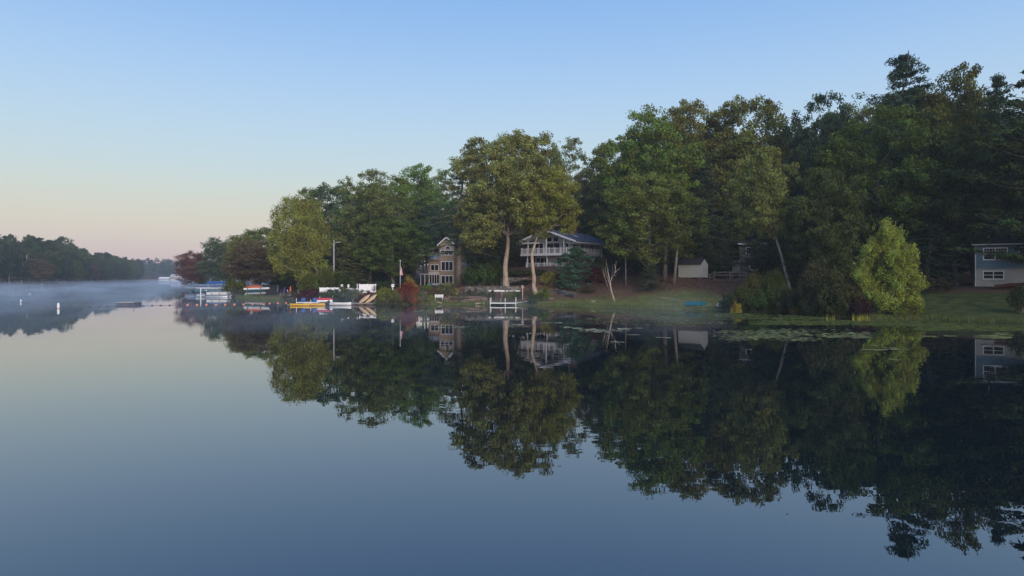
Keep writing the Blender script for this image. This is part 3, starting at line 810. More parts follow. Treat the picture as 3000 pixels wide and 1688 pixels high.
bush('shrub_loose', 1485, 885, 866, 30, (.12, .11, .05), 'dry grass clump behind the white dock')
bush('shrub_loose', 1612, 840, 792, 50, (.20, .19, .04), 'yellow-green maple shrub left of the blue-green pine', Y=107)
bush('shrub_loose', 1640, 842, 800, 30, WINE, 'dark red shrub left of the blue-green pine', Y=107)
bush('shrub_tall', 1718, 800, 745, 36, (.14, .025, .03), 'crimson shrub above the blue-green pine', Y=110)
bush('shrub_tall', 1742, 832, 780, 56, (.11, .03, .03), 'wine-red shrub right of the blue-green pine', Y=107)
bush('shrub_tall', 1765, 790, 752, 40, GRN, 'yellowish green shrub right of the crimson shrub', Y=109)
bush('shrub_wide', 1390, 848, 832, 30, (.05, .05, .03), 'low shrub on the lower terrace', Y=106)
bush('shrub_round', 1392, 866, 850, 22, (.10, .07, .04), 'brown shrub in front of the lower stone wall', Y=103)
bush('shrub_wide', 1725, 855, 838, 40, (.09, .06, .04), 'small brown shrub where the wall ends', Y=102)
bush('shrub_tall', 955, 850, 786, 80, (.10, .12, .03), 'olive brush at the foot of the utility pole', Y=119.5)
bush('shrub_tall', 1005, 850, 800, 70, (.06, .075, .028), 'dark brush right of the utility pole foot', Y=119)
bush('shrub_tall', 912, 850, 800, 60, (.12, .13, .03), 'olive brush below the yellow-green tree', Y=120)
bush('shrub_loose', 1378, 862, 846, 34, (.10, .085, .04), 'russet perennials at the left foot of the lower stone wall', Y=103.2)
bush('shrub_loose', 1416, 864, 850, 30, (.09, .10, .035), 'green perennials at the foot of the lower stone wall', Y=103)
bush('shrub_loose', 1545, 866, 848, 30, (.11, .10, .04), 'straw-coloured perennials left of the leaning oak foot', Y=102.6)
bush('shrub_wide', 1350, 880, 862, 60, (.11, .10, .04), 'dry grassy clump above the low brown shore wall', Y=102.4)
# thicket right of the blue boat
th = [(2135, 912, 862, 60, 'shrub_round', DGRN), (2180, 915, 840, 90, 'shrub_tall', (.075, .10, .03)), (2235, 916, 850, 80, 'shrub_wide', (.07, .10, .03)), (2290, 917, 838, 90, 'shrub_tall', (.085, .11, .035)),
      (2345, 918, 842, 100, 'shrub_tall', (.08, .085, .035)), (2390, 922, 770, 100, 'shrub_tall', (.075, .08, .035)), (2440, 928, 790, 90, 'shrub_tall', (.07, .075, .03)), (2485, 930, 830, 80, 'shrub_tall', (.065, .075, .03)),
      (2400, 926, 860, 90, 'shrub_wide', (.08, .10, .035)), (2460, 930, 880, 70, 'shrub_wide', (.07, .085, .03)), (2215, 880, 800, 80, 'shrub_tall', (.12, .13, .03)), (2270, 880, 790, 70, 'shrub_tall', (.10, .12, .03)), (2520, 930, 868, 60, 'shrub_wide', (.045, .024, .022))]
th_lab = ['low dark round shrub beside the white dinghy', 'leafy shrub behind the golden yellow shrub', 'wide low shrub right of the golden yellow shrub', 'tall shrub at the foot of the leaning grey trunk', 'broad shrub right of the leaning grey trunk',
          'tallest vine-covered shrub of the shore thicket', 'tall grey-green shrub over the fallen branch', 'rounded shrub at the right end of the shore thicket', 'low spreading shrub at the water under the tallest thicket shrub', 'low shrub right behind the thin reeds',
          'yellowish tall shrub below the grey house', 'green tall shrub left of the leaning grey trunk', 'dull dark red low shrub left of the bright tree']
for (px, bp_, tp_, w_, key, tint), lab in zip(th, th_lab):
    bush(key, px, bp_, tp_, w_, tint, lab, 'thicket_shrub', group='shrubs of the shore thicket')
bush('shrub_loose', 2157, 914, 882, 30, (.27, .24, .035), 'golden yellow shrub at the front of the shore thicket', Y=77.5)
bush('shrub_loose', 2330, 918, 890, 30, (.25, .20, .04), 'small yellowing shrub low in the shore thicket', Y=75)
bush('shrub_loose', 2660, 934, 880, 70, (.12, .15, .03), 'low green shoots at the right foot of the bright tree', Y=66)
bush('shrub_loose', 2990, 930, 830, 60, DGRN, 'dark leafy shrub at the right edge of the lawn', Y=63)
bush('shrub_wide', 2740, 850, 810, 90, (.06, .05, .03), 'dark brush between the bright tree and the blue house', Y=76)
bush('shrub_wide', 1000, 842, 812, 80, (.07, .09, .03), 'dark hedge behind the white fence', Y=122)
bush('shrub_wide', 1120, 850, 822, 70, DGRN, 'dark hedge in front of the grey gable house', Y=118)
bush('shrub_wide', 880, 858, 832, 70, (.06, .07, .03), 'dark hedge behind the picket fence', Y=128)
bush('shrub_wide', 595, 850, 825, 60, DGRN, 'dark brush on the shore behind the moored boats', Y=226)

# ------------------------------------------------------------------ windows, houses
def window(parent, x0, x1, z0, z1, y=0.0, nx=1, nz=1, fr=.09, m=WHITE, sash=True, ax='y', d=-1, name='window'):
    """a framed window on the plane y (or x) facing d; frame proud of the wall, one pane per sash"""
    mb = MB(); a, b = (y + d * .07, y + d * .002) if d < 0 else (y + .002, y + .07)
    bx = (lambda u0, u1, t0, t1, v0, v1: mb.box(u0, u1, t0, t1, v0, v1)) if ax == 'y' else (lambda u0, u1, t0, t1, v0, v1: mb.box(t0, t1, u0, u1, v0, v1))
    bx(x0, x1, a, b, z0, z0 + fr); bx(x0, x1, a, b, z1 - fr, z1)
    bx(x0, x0 + fr, a, b, z0 + fr, z1 - fr); bx(x1 - fr, x1, a, b, z0 + fr, z1 - fr)
    iw = (x1 - x0 - 2 * fr) / nx
    am, bm = (a + .015, b) if d < 0 else (a, b - .015)
    for i in range(1, nx):
        xm = x0 + fr + i * iw; bx(xm - fr * .4, xm + fr * .4, am, bm, z0 + fr, z1 - fr)
    f = mb.build(name, m, parent)
    ap, bpn = (y - .02, y - .004) if d < 0 else (y + .004, y + .02)
    for i in range(nx):
        u0 = x0 + fr + i * iw + (fr * .4 if i else 0); u1 = x0 + fr + (i + 1) * iw - (fr * .4 if i < nx - 1 else 0)
        for k in range(nz):
            h = (z1 - z0 - 2 * fr) / nz; v0 = z0 + fr + k * h; v1 = v0 + h
            pm_ = MB()
            if ax == 'y': pm_.box(u0, u1, ap, bpn, v0 + (.03 if k else 0), v1)
            else: pm_.box(ap, bpn, u0, u1, v0 + (.03 if k else 0), v1)
            pm_.build('pane', GLASS, f)
            if k:
                rl = MB()
                if ax == 'y': rl.box(u0, u1, am, bm, v0 - .025, v0 + .03)
                else: rl.box(am, bm, u0, u1, v0 - .025, v0 + .03)
                rl.build('meeting_rail', m, f)
    return f

def roof_slab(name, parent, m, pts, th=.18):
    """a sloped quad given by four corners, thickened downwards"""
    v = [tuple(p) for p in pts] + [(p[0], p[1], p[2] - th) for p in pts]
    return MB().add(v, [(0, 1, 2, 3), (7, 6, 5, 4), (0, 4, 5, 1), (1, 5, 6, 2), (2, 6, 7, 3), (3, 7, 4, 0)]).build(name, m, parent)

# --- tan house with gabled tower
TAN = siding('tan_clapboard', (.46, .34, .235), .15)
hx, hy = (1312 - 1500) / F * 133, 133
zb = CH + (HZ - 834) / F * 133
th_ = empty('tan_house', (hx, hy, zb), R(-4), 'tan three-storey house with white trim and gabled tower', 'house')
MB().box(-1.65, 1.2, 0, 6, -.6, 7.95).prism([(-1.65, 7.951), (1.2, 7.951), (-.225, 9.2)], 0, 6).build('tower_wall', TAN, th_)
MB().box(1.2, 5.4, 1.1, 7, -.6, 7.4).build('wing_wall', TAN, th_)
MB().box(-3.9, -1.65, .5, 6, -.6, 5.0).build('side_wing_wall', TAN, th_)
roof_slab('roof', th_, ROOFDARK, [(-.225, -.35, 9.42), (-.225, 7, 9.42), (1.6, 7, 7.8), (1.6, -.35, 7.8)])
roof_slab('roof', th_, ROOFDARK, [(-2.05, -.35, 7.8), (-2.05, 7, 7.8), (-.226, 7, 9.42), (-.226, -.35, 9.42)])
roof_slab('rake_board', th_, WHITE, [(-.225, -.42, 9.36), (-.225, -.36, 9.36), (1.62, -.36, 7.74), (1.62, -.42, 7.74)], .3)
roof_slab('rake_board', th_, WHITE, [(-2.07, -.42, 7.74), (-2.07, -.36, 7.74), (-.226, -.36, 9.36), (-.226, -.42, 9.36)], .3)
roof_slab('wing_roof', th_, ROOFDARK, [(1.4, .7, 7.4), (5.8, .7, 7.4), (5.8, 4.2, 9.0), (1.4, 4.2, 9.0)])
roof_slab('side_roof', th_, ROOFGREY, [(-4.2, .1, 5.0), (-1.66, .1, 5.0), (-1.66, 3, 6.0), (-4.2, 3, 6.0)])
roof_slab('porch_roof', th_, WHITE, [(2.9, -.9, 4.2), (3.0, .9, 4.6), (3.9, .9, 4.0), (3.8, -.9, 3.6)], .12)
for z0, z1 in ((.05, 1.8), (2.65, 4.55)):
    window(th_, -1.35, 1.08, z0, z1, 0, 3, 1, .13)
window(th_, -1.5, 1.08, 5.7, 6.75, 0, 3, 1, .12)
arch = MB().prism([(-.62 + .62 * (1 - math.cos(a)), 6.9 + .62 * math.sin(a)) for a in np.linspace(0, math.pi, 9)], -.07, -.003)
ar = arch.build('arched_window', WHITE, th_)
MB().prism([(-.45 + .45 * (1 - math.cos(a)), 6.97 + .45 * math.sin(a)) for a in np.linspace(0, math.pi, 9)], -.09, -.072).build('pane', GLASS, ar)
window(th_, -3.5, -1.85, 2.65, 3.95, .5, 2, 1, .12)
window(th_, -3.8, -1.7, .1, 2.0, .5, 4, 1, .10, name='patio_door')
for z0, z1 in ((.6, 1.85), (2.7, 4.6), (5.9, 7.1)):
    window(th_, 1.8, 2.35, z0, z1, 1.1, 1, 1, .1)
window(th_, 4.4, 5.2, 6.0, 7.1, 1.1, 1, 1, .1)
MB().box(1.22, 1.36, -.02, .1, 0, 7.8).build('downspout', mat('tan_gutter', (.34, .24, .15), .5), th_)
MB().box(-3.9, -1.66, .38, .5, 2.15, 2.35).build('trim_board', WHITE, th_)
for x in (-5.4, -4.6):
    MB().box(x - .06, x + .06, .2, .32, -.3, 1.95).build('porch_post', TRIM, th_)
MB().box(-5.6, -3.9, .1, 3, 1.95, 2.12).build('porch_beam', TRIM, th_)
MB().box(-5.8, 2.2, -2.6, 0, -.7, -.12).build('patio', STONE, th_)

# --- white house with decks
CLAP = siding('cream_siding', (.60, .60, .57), .16)
wx, wy = (1678 - 1500) / F * 124, 124
wz = CH + (HZ - 742) / F * 124
wh = empty('white_deck_house', (wx, wy, wz), R(-33), 'white two-storey house with wrap-around railed decks and slate roof', 'house')
MB().box(-9.8, -1.7, 2.5, 15, .0, 2.5).prism([(-9.8, 2.501), (-1.7, 2.501), (-5.6, 4.05)], 2.5, 15).build('upper_wall', CLAP, wh)
MB().box(-9.6, -1.9, 2.7, 15, -3.3, -.26).build('lower_wall', CLAP, wh)
MB().box(-11.2, 0, 0, 2.5, -.25, 0).box(-1.7, 0, 2.5, 12.5, -.25, 0).build('deck', WHITE, wh)
MB().box(-11.25, .05, -.06, -.003, -.34, .02).build('deck_fascia', WHITE, wh)
MB().box(.003, .06, -.06, 12.5, -.34, .02).build('deck_fascia', WHITE, wh)
MB().box(-10.2, 0, .2, 2.7, -3.0, -2.75).build('lower_deck', WHITE, wh)
eL, eR, eZ, pk = -11.9, .9, 2.25, 4.55
roof_slab('roof', wh, ROOFBLUE, [(-5.6, -.5, pk), (-5.6, 15.6, pk), (eR, 15.6, eZ), (eR, -.5, eZ)], .16)
roof_slab('roof', wh, ROOFBLUE, [(eL, -.5, eZ), (eL, 15.6, eZ), (-5.601, 15.6, pk), (-5.601, -.5, pk)], .16)
roof_slab('rake_board', wh, WHITE, [(-5.6, -.58, pk + .02), (-5.6, -.503, pk + .02), (eR, -.503, eZ + .02), (eR, -.58, eZ + .02)], .3)
roof_slab('rake_board', wh, WHITE, [(eL, -.58, eZ + .02), (eL, -.503, eZ + .02), (-5.601, -.503, pk + .02), (-5.601, -.58, pk + .02)], .3)
MB().box(eR - .09, eR - .01, -.5, 15.6, eZ - .34, eZ - .17).build('gutter', WHITE, wh)
sl = (pk - eZ) / 6.3
for i in range(7):                      # white purlin beams under the deep gable overhang
    x = -5.6 - .95 * i - .4; z = pk - .19 - sl * abs(x + 5.6)
    if x > eL: MB().box(x - .07, x + .07, -.45, 2.48, z - .22, z).build('rafter', WHITE, wh)
    x = -5.6 + .95 * i + .4; z = pk - .19 - sl * abs(x + 5.6)
    if x < eR - .2: MB().box(x - .07, x + .07, -.45, 2.48, z - .22, z).build('rafter', WHITE, wh)
MB().box(-5.72, -5.48, -.5, 2.48, pk - .5, pk - .2).build('ridge_beam', WHITE, wh)
roof_slab('soffit', wh, WHITE, [(-5.61, -.48, pk - .17), (-5.61, 2.49, pk - .17), (eR - .1, 2.49, eZ - .17), (eR - .1, -.48, eZ - .17)], .015)
roof_slab('soffit', wh, WHITE, [(eL + .1, -.48, eZ - .17), (eL + .1, 2.49, eZ - .17), (-5.62, 2.49, pk - .17), (-5.62, -.48, pk - .17)], .015)
MB().box(-11.0, -7.2, -.1, .12, 1.95, 2.2).build('cross_beam', WHITE, wh)
for i in range(12):                     # beam ends along the long eave
    y = .8 + i * 1.15
    MB().box(-1.7, .75, y - .07, y + .07, eZ - .42, eZ - .19).build('beam_end', WHITE, wh)
for x, z1 in ((-9.6, 2.55), (-5.6, pk - .5), (-1.9, 3.0)):
    MB().box(x - .075, x + .075, .03, .18, .02, z1).build('post', WHITE, wh)
for x in (-9.9, -5.6, -.2):
    MB().box(x - .09, x + .09, .3, .48, -3.2, -.26).build('post', WHITE, wh)
for y in (3.0, 6.0, 9.0, 12.0):
    MB().box(-.16, -.04, y - .06, y + .06, -.9, eZ - .42).build('post', WHITE, wh)
bal_me = MB().box(-.02, .02, -.02, .02, .1, .95).build('baluster', WHITE).data
bpy.data.objects.remove(bpy.data.objects['baluster'])
def railing(parent, p, q, z, posts):
    p, q = np.array(p, float), np.array(q, float); L = np.linalg.norm(q - p); u = (q - p) / L
    rz = math.atan2(u[1], u[0])
    rt = MB().box(0, L, -.035, .035, .95, 1.03).build('railing', WHITE, parent); rt.location = (p[0], p[1], z); rt.rotation_euler.z = rz
    MB().box(0, L, -.025, .025, .06, .11).build('bottom_rail', WHITE, rt)
    n = int(L / .19)
    for i in range(1, n):
        b_ = link(bpy.data.objects.new('baluster', bal_me), rt); b_.location = (L * i / n, 0, 0)
    for i in range(posts + 1):
        MB().box(-.07, .07, -.07, .07, 0, 1.12).box(-.095, .095, -.095, .095, 1.121, 1.17).build('newel_post', WHITE, rt).location = (L * i / posts, 0, 0)
railing(wh, (-11.1, .1), (-.1, .1), .022, 9)
railing(wh, (-.1, .35), (-.1, 12.3), .022, 8)
railing(wh, (-11.1, 2.5), (-11.1, .35), .022, 1)
railing(wh, (-10.1, .3), (-1.0, .3), -2.748, 7)
for x0, x1 in ((-9.5, -7.6), (-6.9, -4.0), (-3.7, -2.1)):
    window(wh, x0, x1, .06, 2.15, 2.5, 2, 1, .1, name='glass_door')
window(wh, -6.9, -5.7, 2.35, 3.3, 2.5, 1, 1, .09); window(wh, -5.5, -4.3, 2.35, 3.3, 2.5, 1, 1, .09)
window(wh, -9.4, -6.6, -2.7, -.6, 2.7, 3, 1, .1, name='glass_door')
window(wh, -4.9, -2.7, -2.5, -.65, 2.7, 2, 1, .1)
for y0 in (3.2, 6.2, 8.3, 10.4):
    window(wh, y0, y0 + 1.5, .35, 2.0, -1.7, 2, 1, .09, ax='x', d=1)
for i in range(4): pass
ch = MB().box(-6.1, -5.1, 10.6, 11.4, 4.1, 5.5).build('chimney', BRICK, wh)
MB().box(-6.2, -5.0, 10.5, 11.5, 5.501, 5.62).build('chimney_cap', STONE, ch)
sky_ = roof_slab('skylight', wh, WHITE, [(-3.2, 6.0, 3.72), (-3.2, 7.0, 3.72), (-2.3, 7.0, 3.39), (-2.3, 6.0, 3.39)], .1)
MB().tube([(-1.7, 8.2, 3.0), (-1.7, 8.2, 3.9)], .06, 6).build('vent_pipe', DARK, wh)

# --- blue house at the right
BLUEW = siding('blue_shingle', (.13, .20, .25), .16, .12)
BLOCK = mat('painted_block', (.36, .36, .33), .85, .12, 2.5, bump=.3)
bx0 = (2857 - 1500) / F * 78
bz0 = CH + (HZ - 786) / F * 78
bh = empty('blue_house', (bx0, 78, bz0), R(-30), 'blue shingled house over a pale block basement beside the lawn', 'house')
MB().box(0, 11, 0, 7, 0, 2.75).build('upper_wall', BLUEW, bh)
MB().box(.08, 10.9, .12, 6.9, -2.9, -.002).build('basement_wall', BLOCK, bh)
MB().box(-.03, 11, -.05, -.003, -.06, .06).build('trim_board', mat('blue_trim', (.16, .23, .28), .6), bh)
roof_slab('roof', bh, ROOFDARK, [(-.35, -.45, 2.72), (11.5, -.45, 2.72), (11.5, 3.6, 4.6), (-.35, 3.6, 4.6)])
roof_slab('roof', bh, ROOFDARK, [(-.35, 3.601, 4.6), (11.5, 3.601, 4.6), (11.5, 7.6, 2.72), (-.35, 7.6, 2.72)])
MB().prism([(0, 2.751), (7, 2.751), (3.55, 4.35)], 0, .12, 'x').build('gable_wall', BLUEW, bh)
MB().tube([(-.35, -.5, 2.66), (11.5, -.5, 2.66)], .07, 6).build('gutter', TRIM, bh)
MB().tube([(.0, -.42, 2.6), (.02, -.06, 2.3), (.02, -.06, -2.6)], .045, 6).build('downspout', TRIM, bh)
MB().tube([(1.4, 1.2, 3.4), (1.4, 1.2, 4.25)], .06, 8).build('vent_pipe', WHITE, bh)
for x0 in (.72, 4.0):
    window(bh, x0, x0 + 2.3, .9, 2.32, 0, 2, 2, .11, TRIM)
    for s in range(2):
        mb = MB(); u0 = x0 + .11 + s * 1.04
        for i in range(1, 4): mb.box(u0 + i * .26 - .01, u0 + i * .26 + .01, -.035, -.021, 1.66, 2.2)
        mb.box(u0, u0 + 1.0, -.035, -.021, 1.92, 1.945)
        mb.build('window_grille', TRIM, bh)
window(bh, .72, 2.72, -1.28, -.3, .12, 2, 2, .10, TRIM)
MB().box(.62, 2.82, -.02, .12, -1.42, -1.29).build('window_sill', BLOCK, bh)
dr = MB().box(4.8, 5.75, .04, .118, -2.3, -.2).build('door', mat('pale_door', (.42, .52, .58), .5), bh)
for i in range(2):
    for j in range(3):
        MB().box(4.92 + i * .38, 5.24 + i * .38, .02, .038, -1.2 + j * .3, -.94 + j * .3).build('pane', GLASS, dr)

# --- dark grey house behind the rail fence
GREYS = siding('grey_clapboard', (.12, .115, .12), .16)
gx0 = (2170 - 1500) / F * 113
gzb = CH + (HZ - 765) / F * 113
gh = empty('grey_house', (gx0, 113, gzb), R(-14), 'dark grey clapboard house behind the rail fence', 'house')
MB().box(0, 9.5, 0, 7, 0, 2.75).build('upper_wall', GREYS, gh)
MB().box(.1, 9.4, .1, 6.9, -3.0, -.002).build('basement_wall', mat('dark_block', (.10, .095, .085), .9, .3, 3), gh)
roof_slab('roof', gh, ROOFDARK, [(-.5, -.6, 2.9), (10, -.6, 2.9), (10, 3.5, 4.0), (-.5, 3.5, 4.0)])
MB().box(-.5, 10, -.66, -.601, 2.70, 2.92).build('fascia', mat('grey_trim', (.5, .5, .5), .5), gh)
for x0, x1, z0, z1 in ((.8, 2.5, 1.1, 2.3), (4.9, 6.4, 1.1, 2.35), (7.2, 8.6, 1.1, 2.3)):
    window(gh, x0, x1, z0, z1, 0, 2, 2, .1)
window(gh, 1.4, 3.6, -1.5, -.12, .1, 2, 1, .1)
for i in range(8):
    MB().box(-1.32 + i * .165, -1.32 + i * .165 + .15, .2, .24, -1.75, .1).build('porch_board', mat('grey_board', (.24, .24, .26), .8), gh)
MB().box(-1.4, 0, .25, 2.5, -1.95, -1.751).build('porch_deck', GREYWOOD, gh)
for x in (-1.3, -.2): MB().box(x - .06, x + .06, .3, .42, -3.2, -1.951).build('porch_post', GREYWOOD, gh)

# --- small grey gable house behind the flagpole, left
gl = (1098 - 1500) / F * 138
glz = CH + (HZ - 838) / F * 138
gg = empty('gable_cottage', (gl, 138, glz), R(8), 'small grey gabled cottage behind the white fence', 'house')
CGREY = siding('cottage_siding', (.13, .13, .125), .16)
MB().box(-3.1, 3.1, 0, 6, -.5, 2.2).prism([(-3.1, 2.201), (3.1, 2.201), (0, 3.7)], 0, 6).build('wall', CGREY, gg)
roof_slab('roof', gg, ROOFDARK, [(0, -.3, 3.95), (0, 6.3, 3.95), (3.6, 6.3, 2.2), (3.6, -.3, 2.2)])
roof_slab('roof', gg, ROOFDARK, [(-3.6, -.3, 2.2), (-3.6, 6.3, 2.2), (-.001, 6.3, 3.95), (-.001, -.3, 3.95)])
roof_slab('rake_board', gg, GREYWOOD, [(0, -.36, 3.93), (0, -.303, 3.93), (3.62, -.303, 2.18), (3.62, -.36, 2.18)], .16)
roof_slab('rake_board', gg, GREYWOOD, [(-3.62, -.36, 2.18), (-3.62, -.303, 2.18), (-.001, -.303, 3.93), (-.001, -.36, 3.93)], .16)
window(gg, .5, 1.35, .75, 1.75, 0, 1, 2, .1)
MB().box(.1, 1.6, -.9, -.05, -.4, .55).build('porch_wall', mat('cottage_blue', (.10, .125, .16), .7), gg)

# --- white shed
SHEDW = siding('shed_panel', (.50, .50, .44), .3, .08, True)
sx, sy = (2054 - 1500) / F * 101, 101
sz = CH + (HZ - 813) / F * 101
sh = empty('white_shed', (sx, sy, sz), R(-38), 'cream white garden shed raised on blocks at the edge of the lawn', 'shed')
MB().box(-3.5, 0, 0, 2.6, 0, 1.95).prism([(0, 1.951), (2.6, 1.951), (1.3, 2.75)], -3.5, 0, 'x').build('wall', SHEDW, sh)
roof_slab('roof', sh, ROOFDARK, [(-3.6, -.12, 1.95), (.02, -.12, 1.95), (.02, 1.3, 2.84), (-3.6, 1.3, 2.84)], .07)
roof_slab('roof', sh, ROOFDARK, [(-3.6, 1.301, 2.84), (.02, 1.301, 2.84), (.02, 2.72, 1.95), (-3.6, 2.72, 1.95)], .07)
for x0, x1 in ((-3.56, -3.48), (-.06, .02)): MB().box(x0, x1, -.02, -.002, 0, 1.93).build('corner_board', mat('shed_trim', (.56, .56, .5), .6), sh)
for x in (-3.2, -1.75, -.35):
    for y in (.2, 2.3): MB().box(x - .2, x + .2, y - .15, y + .15, -.9, -.002).build('block', STONE, sh)

# --- houses far away
def far_house(name, px, Y, py0, py1, wpx, label, wall, gable=True):
    s_ = Y / F; x = (px - 1500) * s_; z = CH + (HZ - py1) * s_; h = (py1 - py0) * s_; wd = wpx * s_
    r = empty(name, (x, Y, z), 0, label, 'house')
    MB().box(-wd / 2, wd / 2, 0, 8, -3, h * .66).build('wall', wall, r)
    roof_slab('roof', r, ROOFGREY if gable else WHITE, [(-wd * .54, -.5, h * .66), (wd * .54, -.5, h * .66), (wd * .54, 4, h), (-wd * .54, 4, h)])
    n = max(2, int(wd / 2.2))
    for i in range(n):
        x0 = -wd / 2 + wd * (i + .2) / n; MB().box(x0, x0 + wd * .55 / n, -.06, -.01, h * .2, h * .5).build('window', GLASS, r)
    return r
far_house('lake_house', 45, 322, 751, 772, 26, 'grey-white house among trees on the far left bank', mat('far_grey', (.45, .47, .5), .7))
far_house('lake_house', 480, 872, 812, 822, 30, 'low white house by the water at the far end of the lake', mat('far_white', (.65, .68, .66), .7), False)
far_house('lake_house', 512, 868, 803, 821, 26, 'gabled pale house partly behind the reddish tree', mat('far_tan', (.55, .48, .45), .7))

# ------------------------------------------------------------------ stone walls
def stone_wall(px0, px1, Y0, Y1, t0, t1, b0, b1, label, m=STONE, ch=.16, seed=1, name='stone_wall'):
    """dry-laid wall: a dark core with courses of separate stones standing proud of it"""
    r_ = random.Random(seed)
    A = np.array(P(px0, t0, Y0)); B = np.array(P(px1, t1, Y1))
    zb0 = CH + (HZ - b0) / F * Y0; zb1 = CH + (HZ - b1) / F * Y1
    L = math.dist(A[:2], B[:2]); ang = math.atan2(B[1] - A[1], B[0] - A[0])
    h0, h1 = A[2] - zb0, B[2] - zb1
    root = empty(name, (A[0], A[1], zb0), ang, label, 'wall')
    s = lambda x: (zb1 - zb0) * x / L
    MB().add([(0, .1, -.5), (L, .1, s(L) - .5), (L, .6, s(L) - .5), (0, .6, -.5), (0, .1, h0 - .04), (L, .1, s(L) + h1 - .04), (L, .6, s(L) + h1 - .04), (0, .6, h0 - .04)],
             [(0, 3, 2, 1), (4, 5, 6, 7), (0, 1, 5, 4), (1, 2, 6, 5), (2, 3, 7, 6), (3, 0, 4, 7)]).build('core', MORTAR, root)
    st = MB(); z = -.1
    while z < max(h0, h1) + abs(s(L)):
        x = r_.uniform(-.2, 0)
        hh = ch * r_.uniform(.75, 1.3)
        while x < L:
            w_ = r_.uniform(.25, .75)
            x0, x1 = max(0, x), min(L, x + w_ - .025)
            top = s(x) + h0 + (h1 - h0) * x / L
            if x1 > x0 + .05 and z + hh * .6 < top and z > s(x) - .5:
                d_ = r_.uniform(0, .07)
                st.box(x0, x1, d_, .45, z, min(z + hh - .02, top))
            x += w_
        z += hh
    so = st.build('stones', m, root); so['kind'] = 'stuff'
    return root
stone_wall(1362, 1580, 105, 105.2, 838, 838, 858, 862, 'long lower stone retaining wall below the terrace', seed=1)
stone_wall(1612, 1680, 104.5, 99.5, 845, 858, 862, 868, 'stone wall sloping down right of the leaning oak', seed=2)
stone_wall(1400, 1600, 109.5, 109.5, 812, 813, 838, 838, 'upper stone terrace wall behind the great oak', seed=3)
stone_wall(1302, 1442, 101.5, 101.5, 868, 867, 881, 881, 'low brown wall along the shore left of the white dock', m=EARTHSTONE, seed=4, ch=.2)
stone_wall(2072, 2195, 103, 103, 818, 817, 831, 831, 'low mossy stone ledge below the rail fence', m=mat('mossy_stone', (.11, .12, .10), .9, .5, 2.5, bump=.4), seed=5)

# ------------------------------------------------------------------ docks and boats
def dock(name, px0, px1, Y, z, depth, label, m, board=.22, posts=(), post_m=WHITE, rz=0, frame=True):
    x0, x1 = (px0 - 1500) / F * Y, (px1 - 1500) / F * Y
    r = empty(name, (x0, Y, 0), rz, label, 'dock')
    L = x1 - x0; n = max(2, int(L / board))
    pl = MB().box(0, L / n - .015, 0, depth, z - .05, z).build('deck_board', m, r)
    for i in range(1, n):
        c = pl.copy(); link(c, r); c.location = (L * i / n, 0, 0)
    MB().box(0, L, -.05, -.002, z - .10, z + .01).build('front_rail', m, r)
    MB().box(0, L, depth + .002, depth + .05, z - .16, z + .01).build('back_rail', m, r)
    for (u, v, top) in posts:
        MB().tube([(u, v, -1.2), (u, v, top)], .038, 8).build('post', post_m, r)
    return r
d1 = dock('white_dock', 1436, 1512, 97.5, .36, 2.4, 'white metal dock frame at the centre of the shore', WHITE_VINYL, posts=((0, -.1, 1.1), (.05, 2.5, 1.05), (2.15, -.1, 1.05), (1.5, 2.5, .95), (3.65, -.1, .95), (3.7, 2.5, 1.1)))
MB().box(2.1, 3.7, -.08, -.06, -.05, .0).build('brace', WHITE_VINYL, d1)
gw = MB().add([(3.7, .6, .36), (5.6, 1.4, .62), (5.6, 2.5, .62), (3.7, 1.7, .36), (3.7, .6, .26), (5.6, 1.4, .52), (5.6, 2.5, .52), (3.7, 1.7, .26)],
              [(0, 1, 2, 3), (7, 6, 5, 4), (0, 4, 5, 1), (1, 5, 6, 2), (2, 6, 7, 3), (3, 7, 4, 0)]).build('gangway', ALU, d1)

def kayak(name, x, y, z, L, W, H, m, label, rz=0, rx=0, ry=0, cat='kayak', cockpit=True, group=None):
    r = empty(name, (x, y, z), rz, label, cat, group); r.rotation_euler = (rx, ry, rz)
    MB().hull(L, W, H).build('hull', m, r, True)
    if cockpit:
        MB().tube([(.75 * math.cos(a) * .55, W * .26 * math.sin(a), H + W * .10 + .01) for a in np.linspace(0, 2 * math.pi, 13)], .025, 5).build('cockpit_rim', BLACK, r)
        MB().box(-.25, .2, -W * .2, W * .2, H * .9, H + W * .10 + .012).build('seat', BLACK, r)
    else:
        MB().tube([(-L * .47, 0, H * 1.3), (0, 0, H + W * .115), (L * .47, 0, H * 1.3)], .02, 4).build('keel_line', m, r)
    return r
def px_x(px, Y): return (px - 1500) / F * Y
kd = dock('kayak_dock', 868, 932, 98, .42, 1.6, 'small white kayak dock left of the outboard motor', WHITE_VINYL, posts=((.05, -.1, 1.0), (.75, 1.7, 1.0), (2.1, -.1, .8), (2.9, 1.7, 1.2)))
kayak('yellow_kayak', px_x(880, 96.2), 96.2, -.05, 2.9, .72, .30, YELLOW, 'yellow kayak floating at the left end of the kayak dock', R(4))
kayak('yellow_kayak', px_x(922, 96.4), 96.4, -.05, 3.0, .72, .32, YELLOW, 'second yellow kayak floating nearer the outboard motor', R(-3))
for px, lab in ((890, 'blue plastic barrel on the left of the kayak dock'), (923, 'blue plastic barrel beside the red boat cover')):
    b_ = empty('barrel', (px_x(px, 99), 98.8, .425), 0, lab, 'barrel')
    MB().lathe([(.2, 0), (.27, .06), (.29, .25), (.29, .4), (.27, .56), (.2, .62)], 12).build('body', BLUE, b_, True)
    MB().lathe([(.29, .2), (.305, .22), (.305, .25), (.29, .27)], 12).build('hoop', BLUE, b_)
rb = empty('covered_boat', (px_x(948, 99.5), 99.5, .30), R(4), 'small boat under a bright red cover at the kayak dock', 'boat')
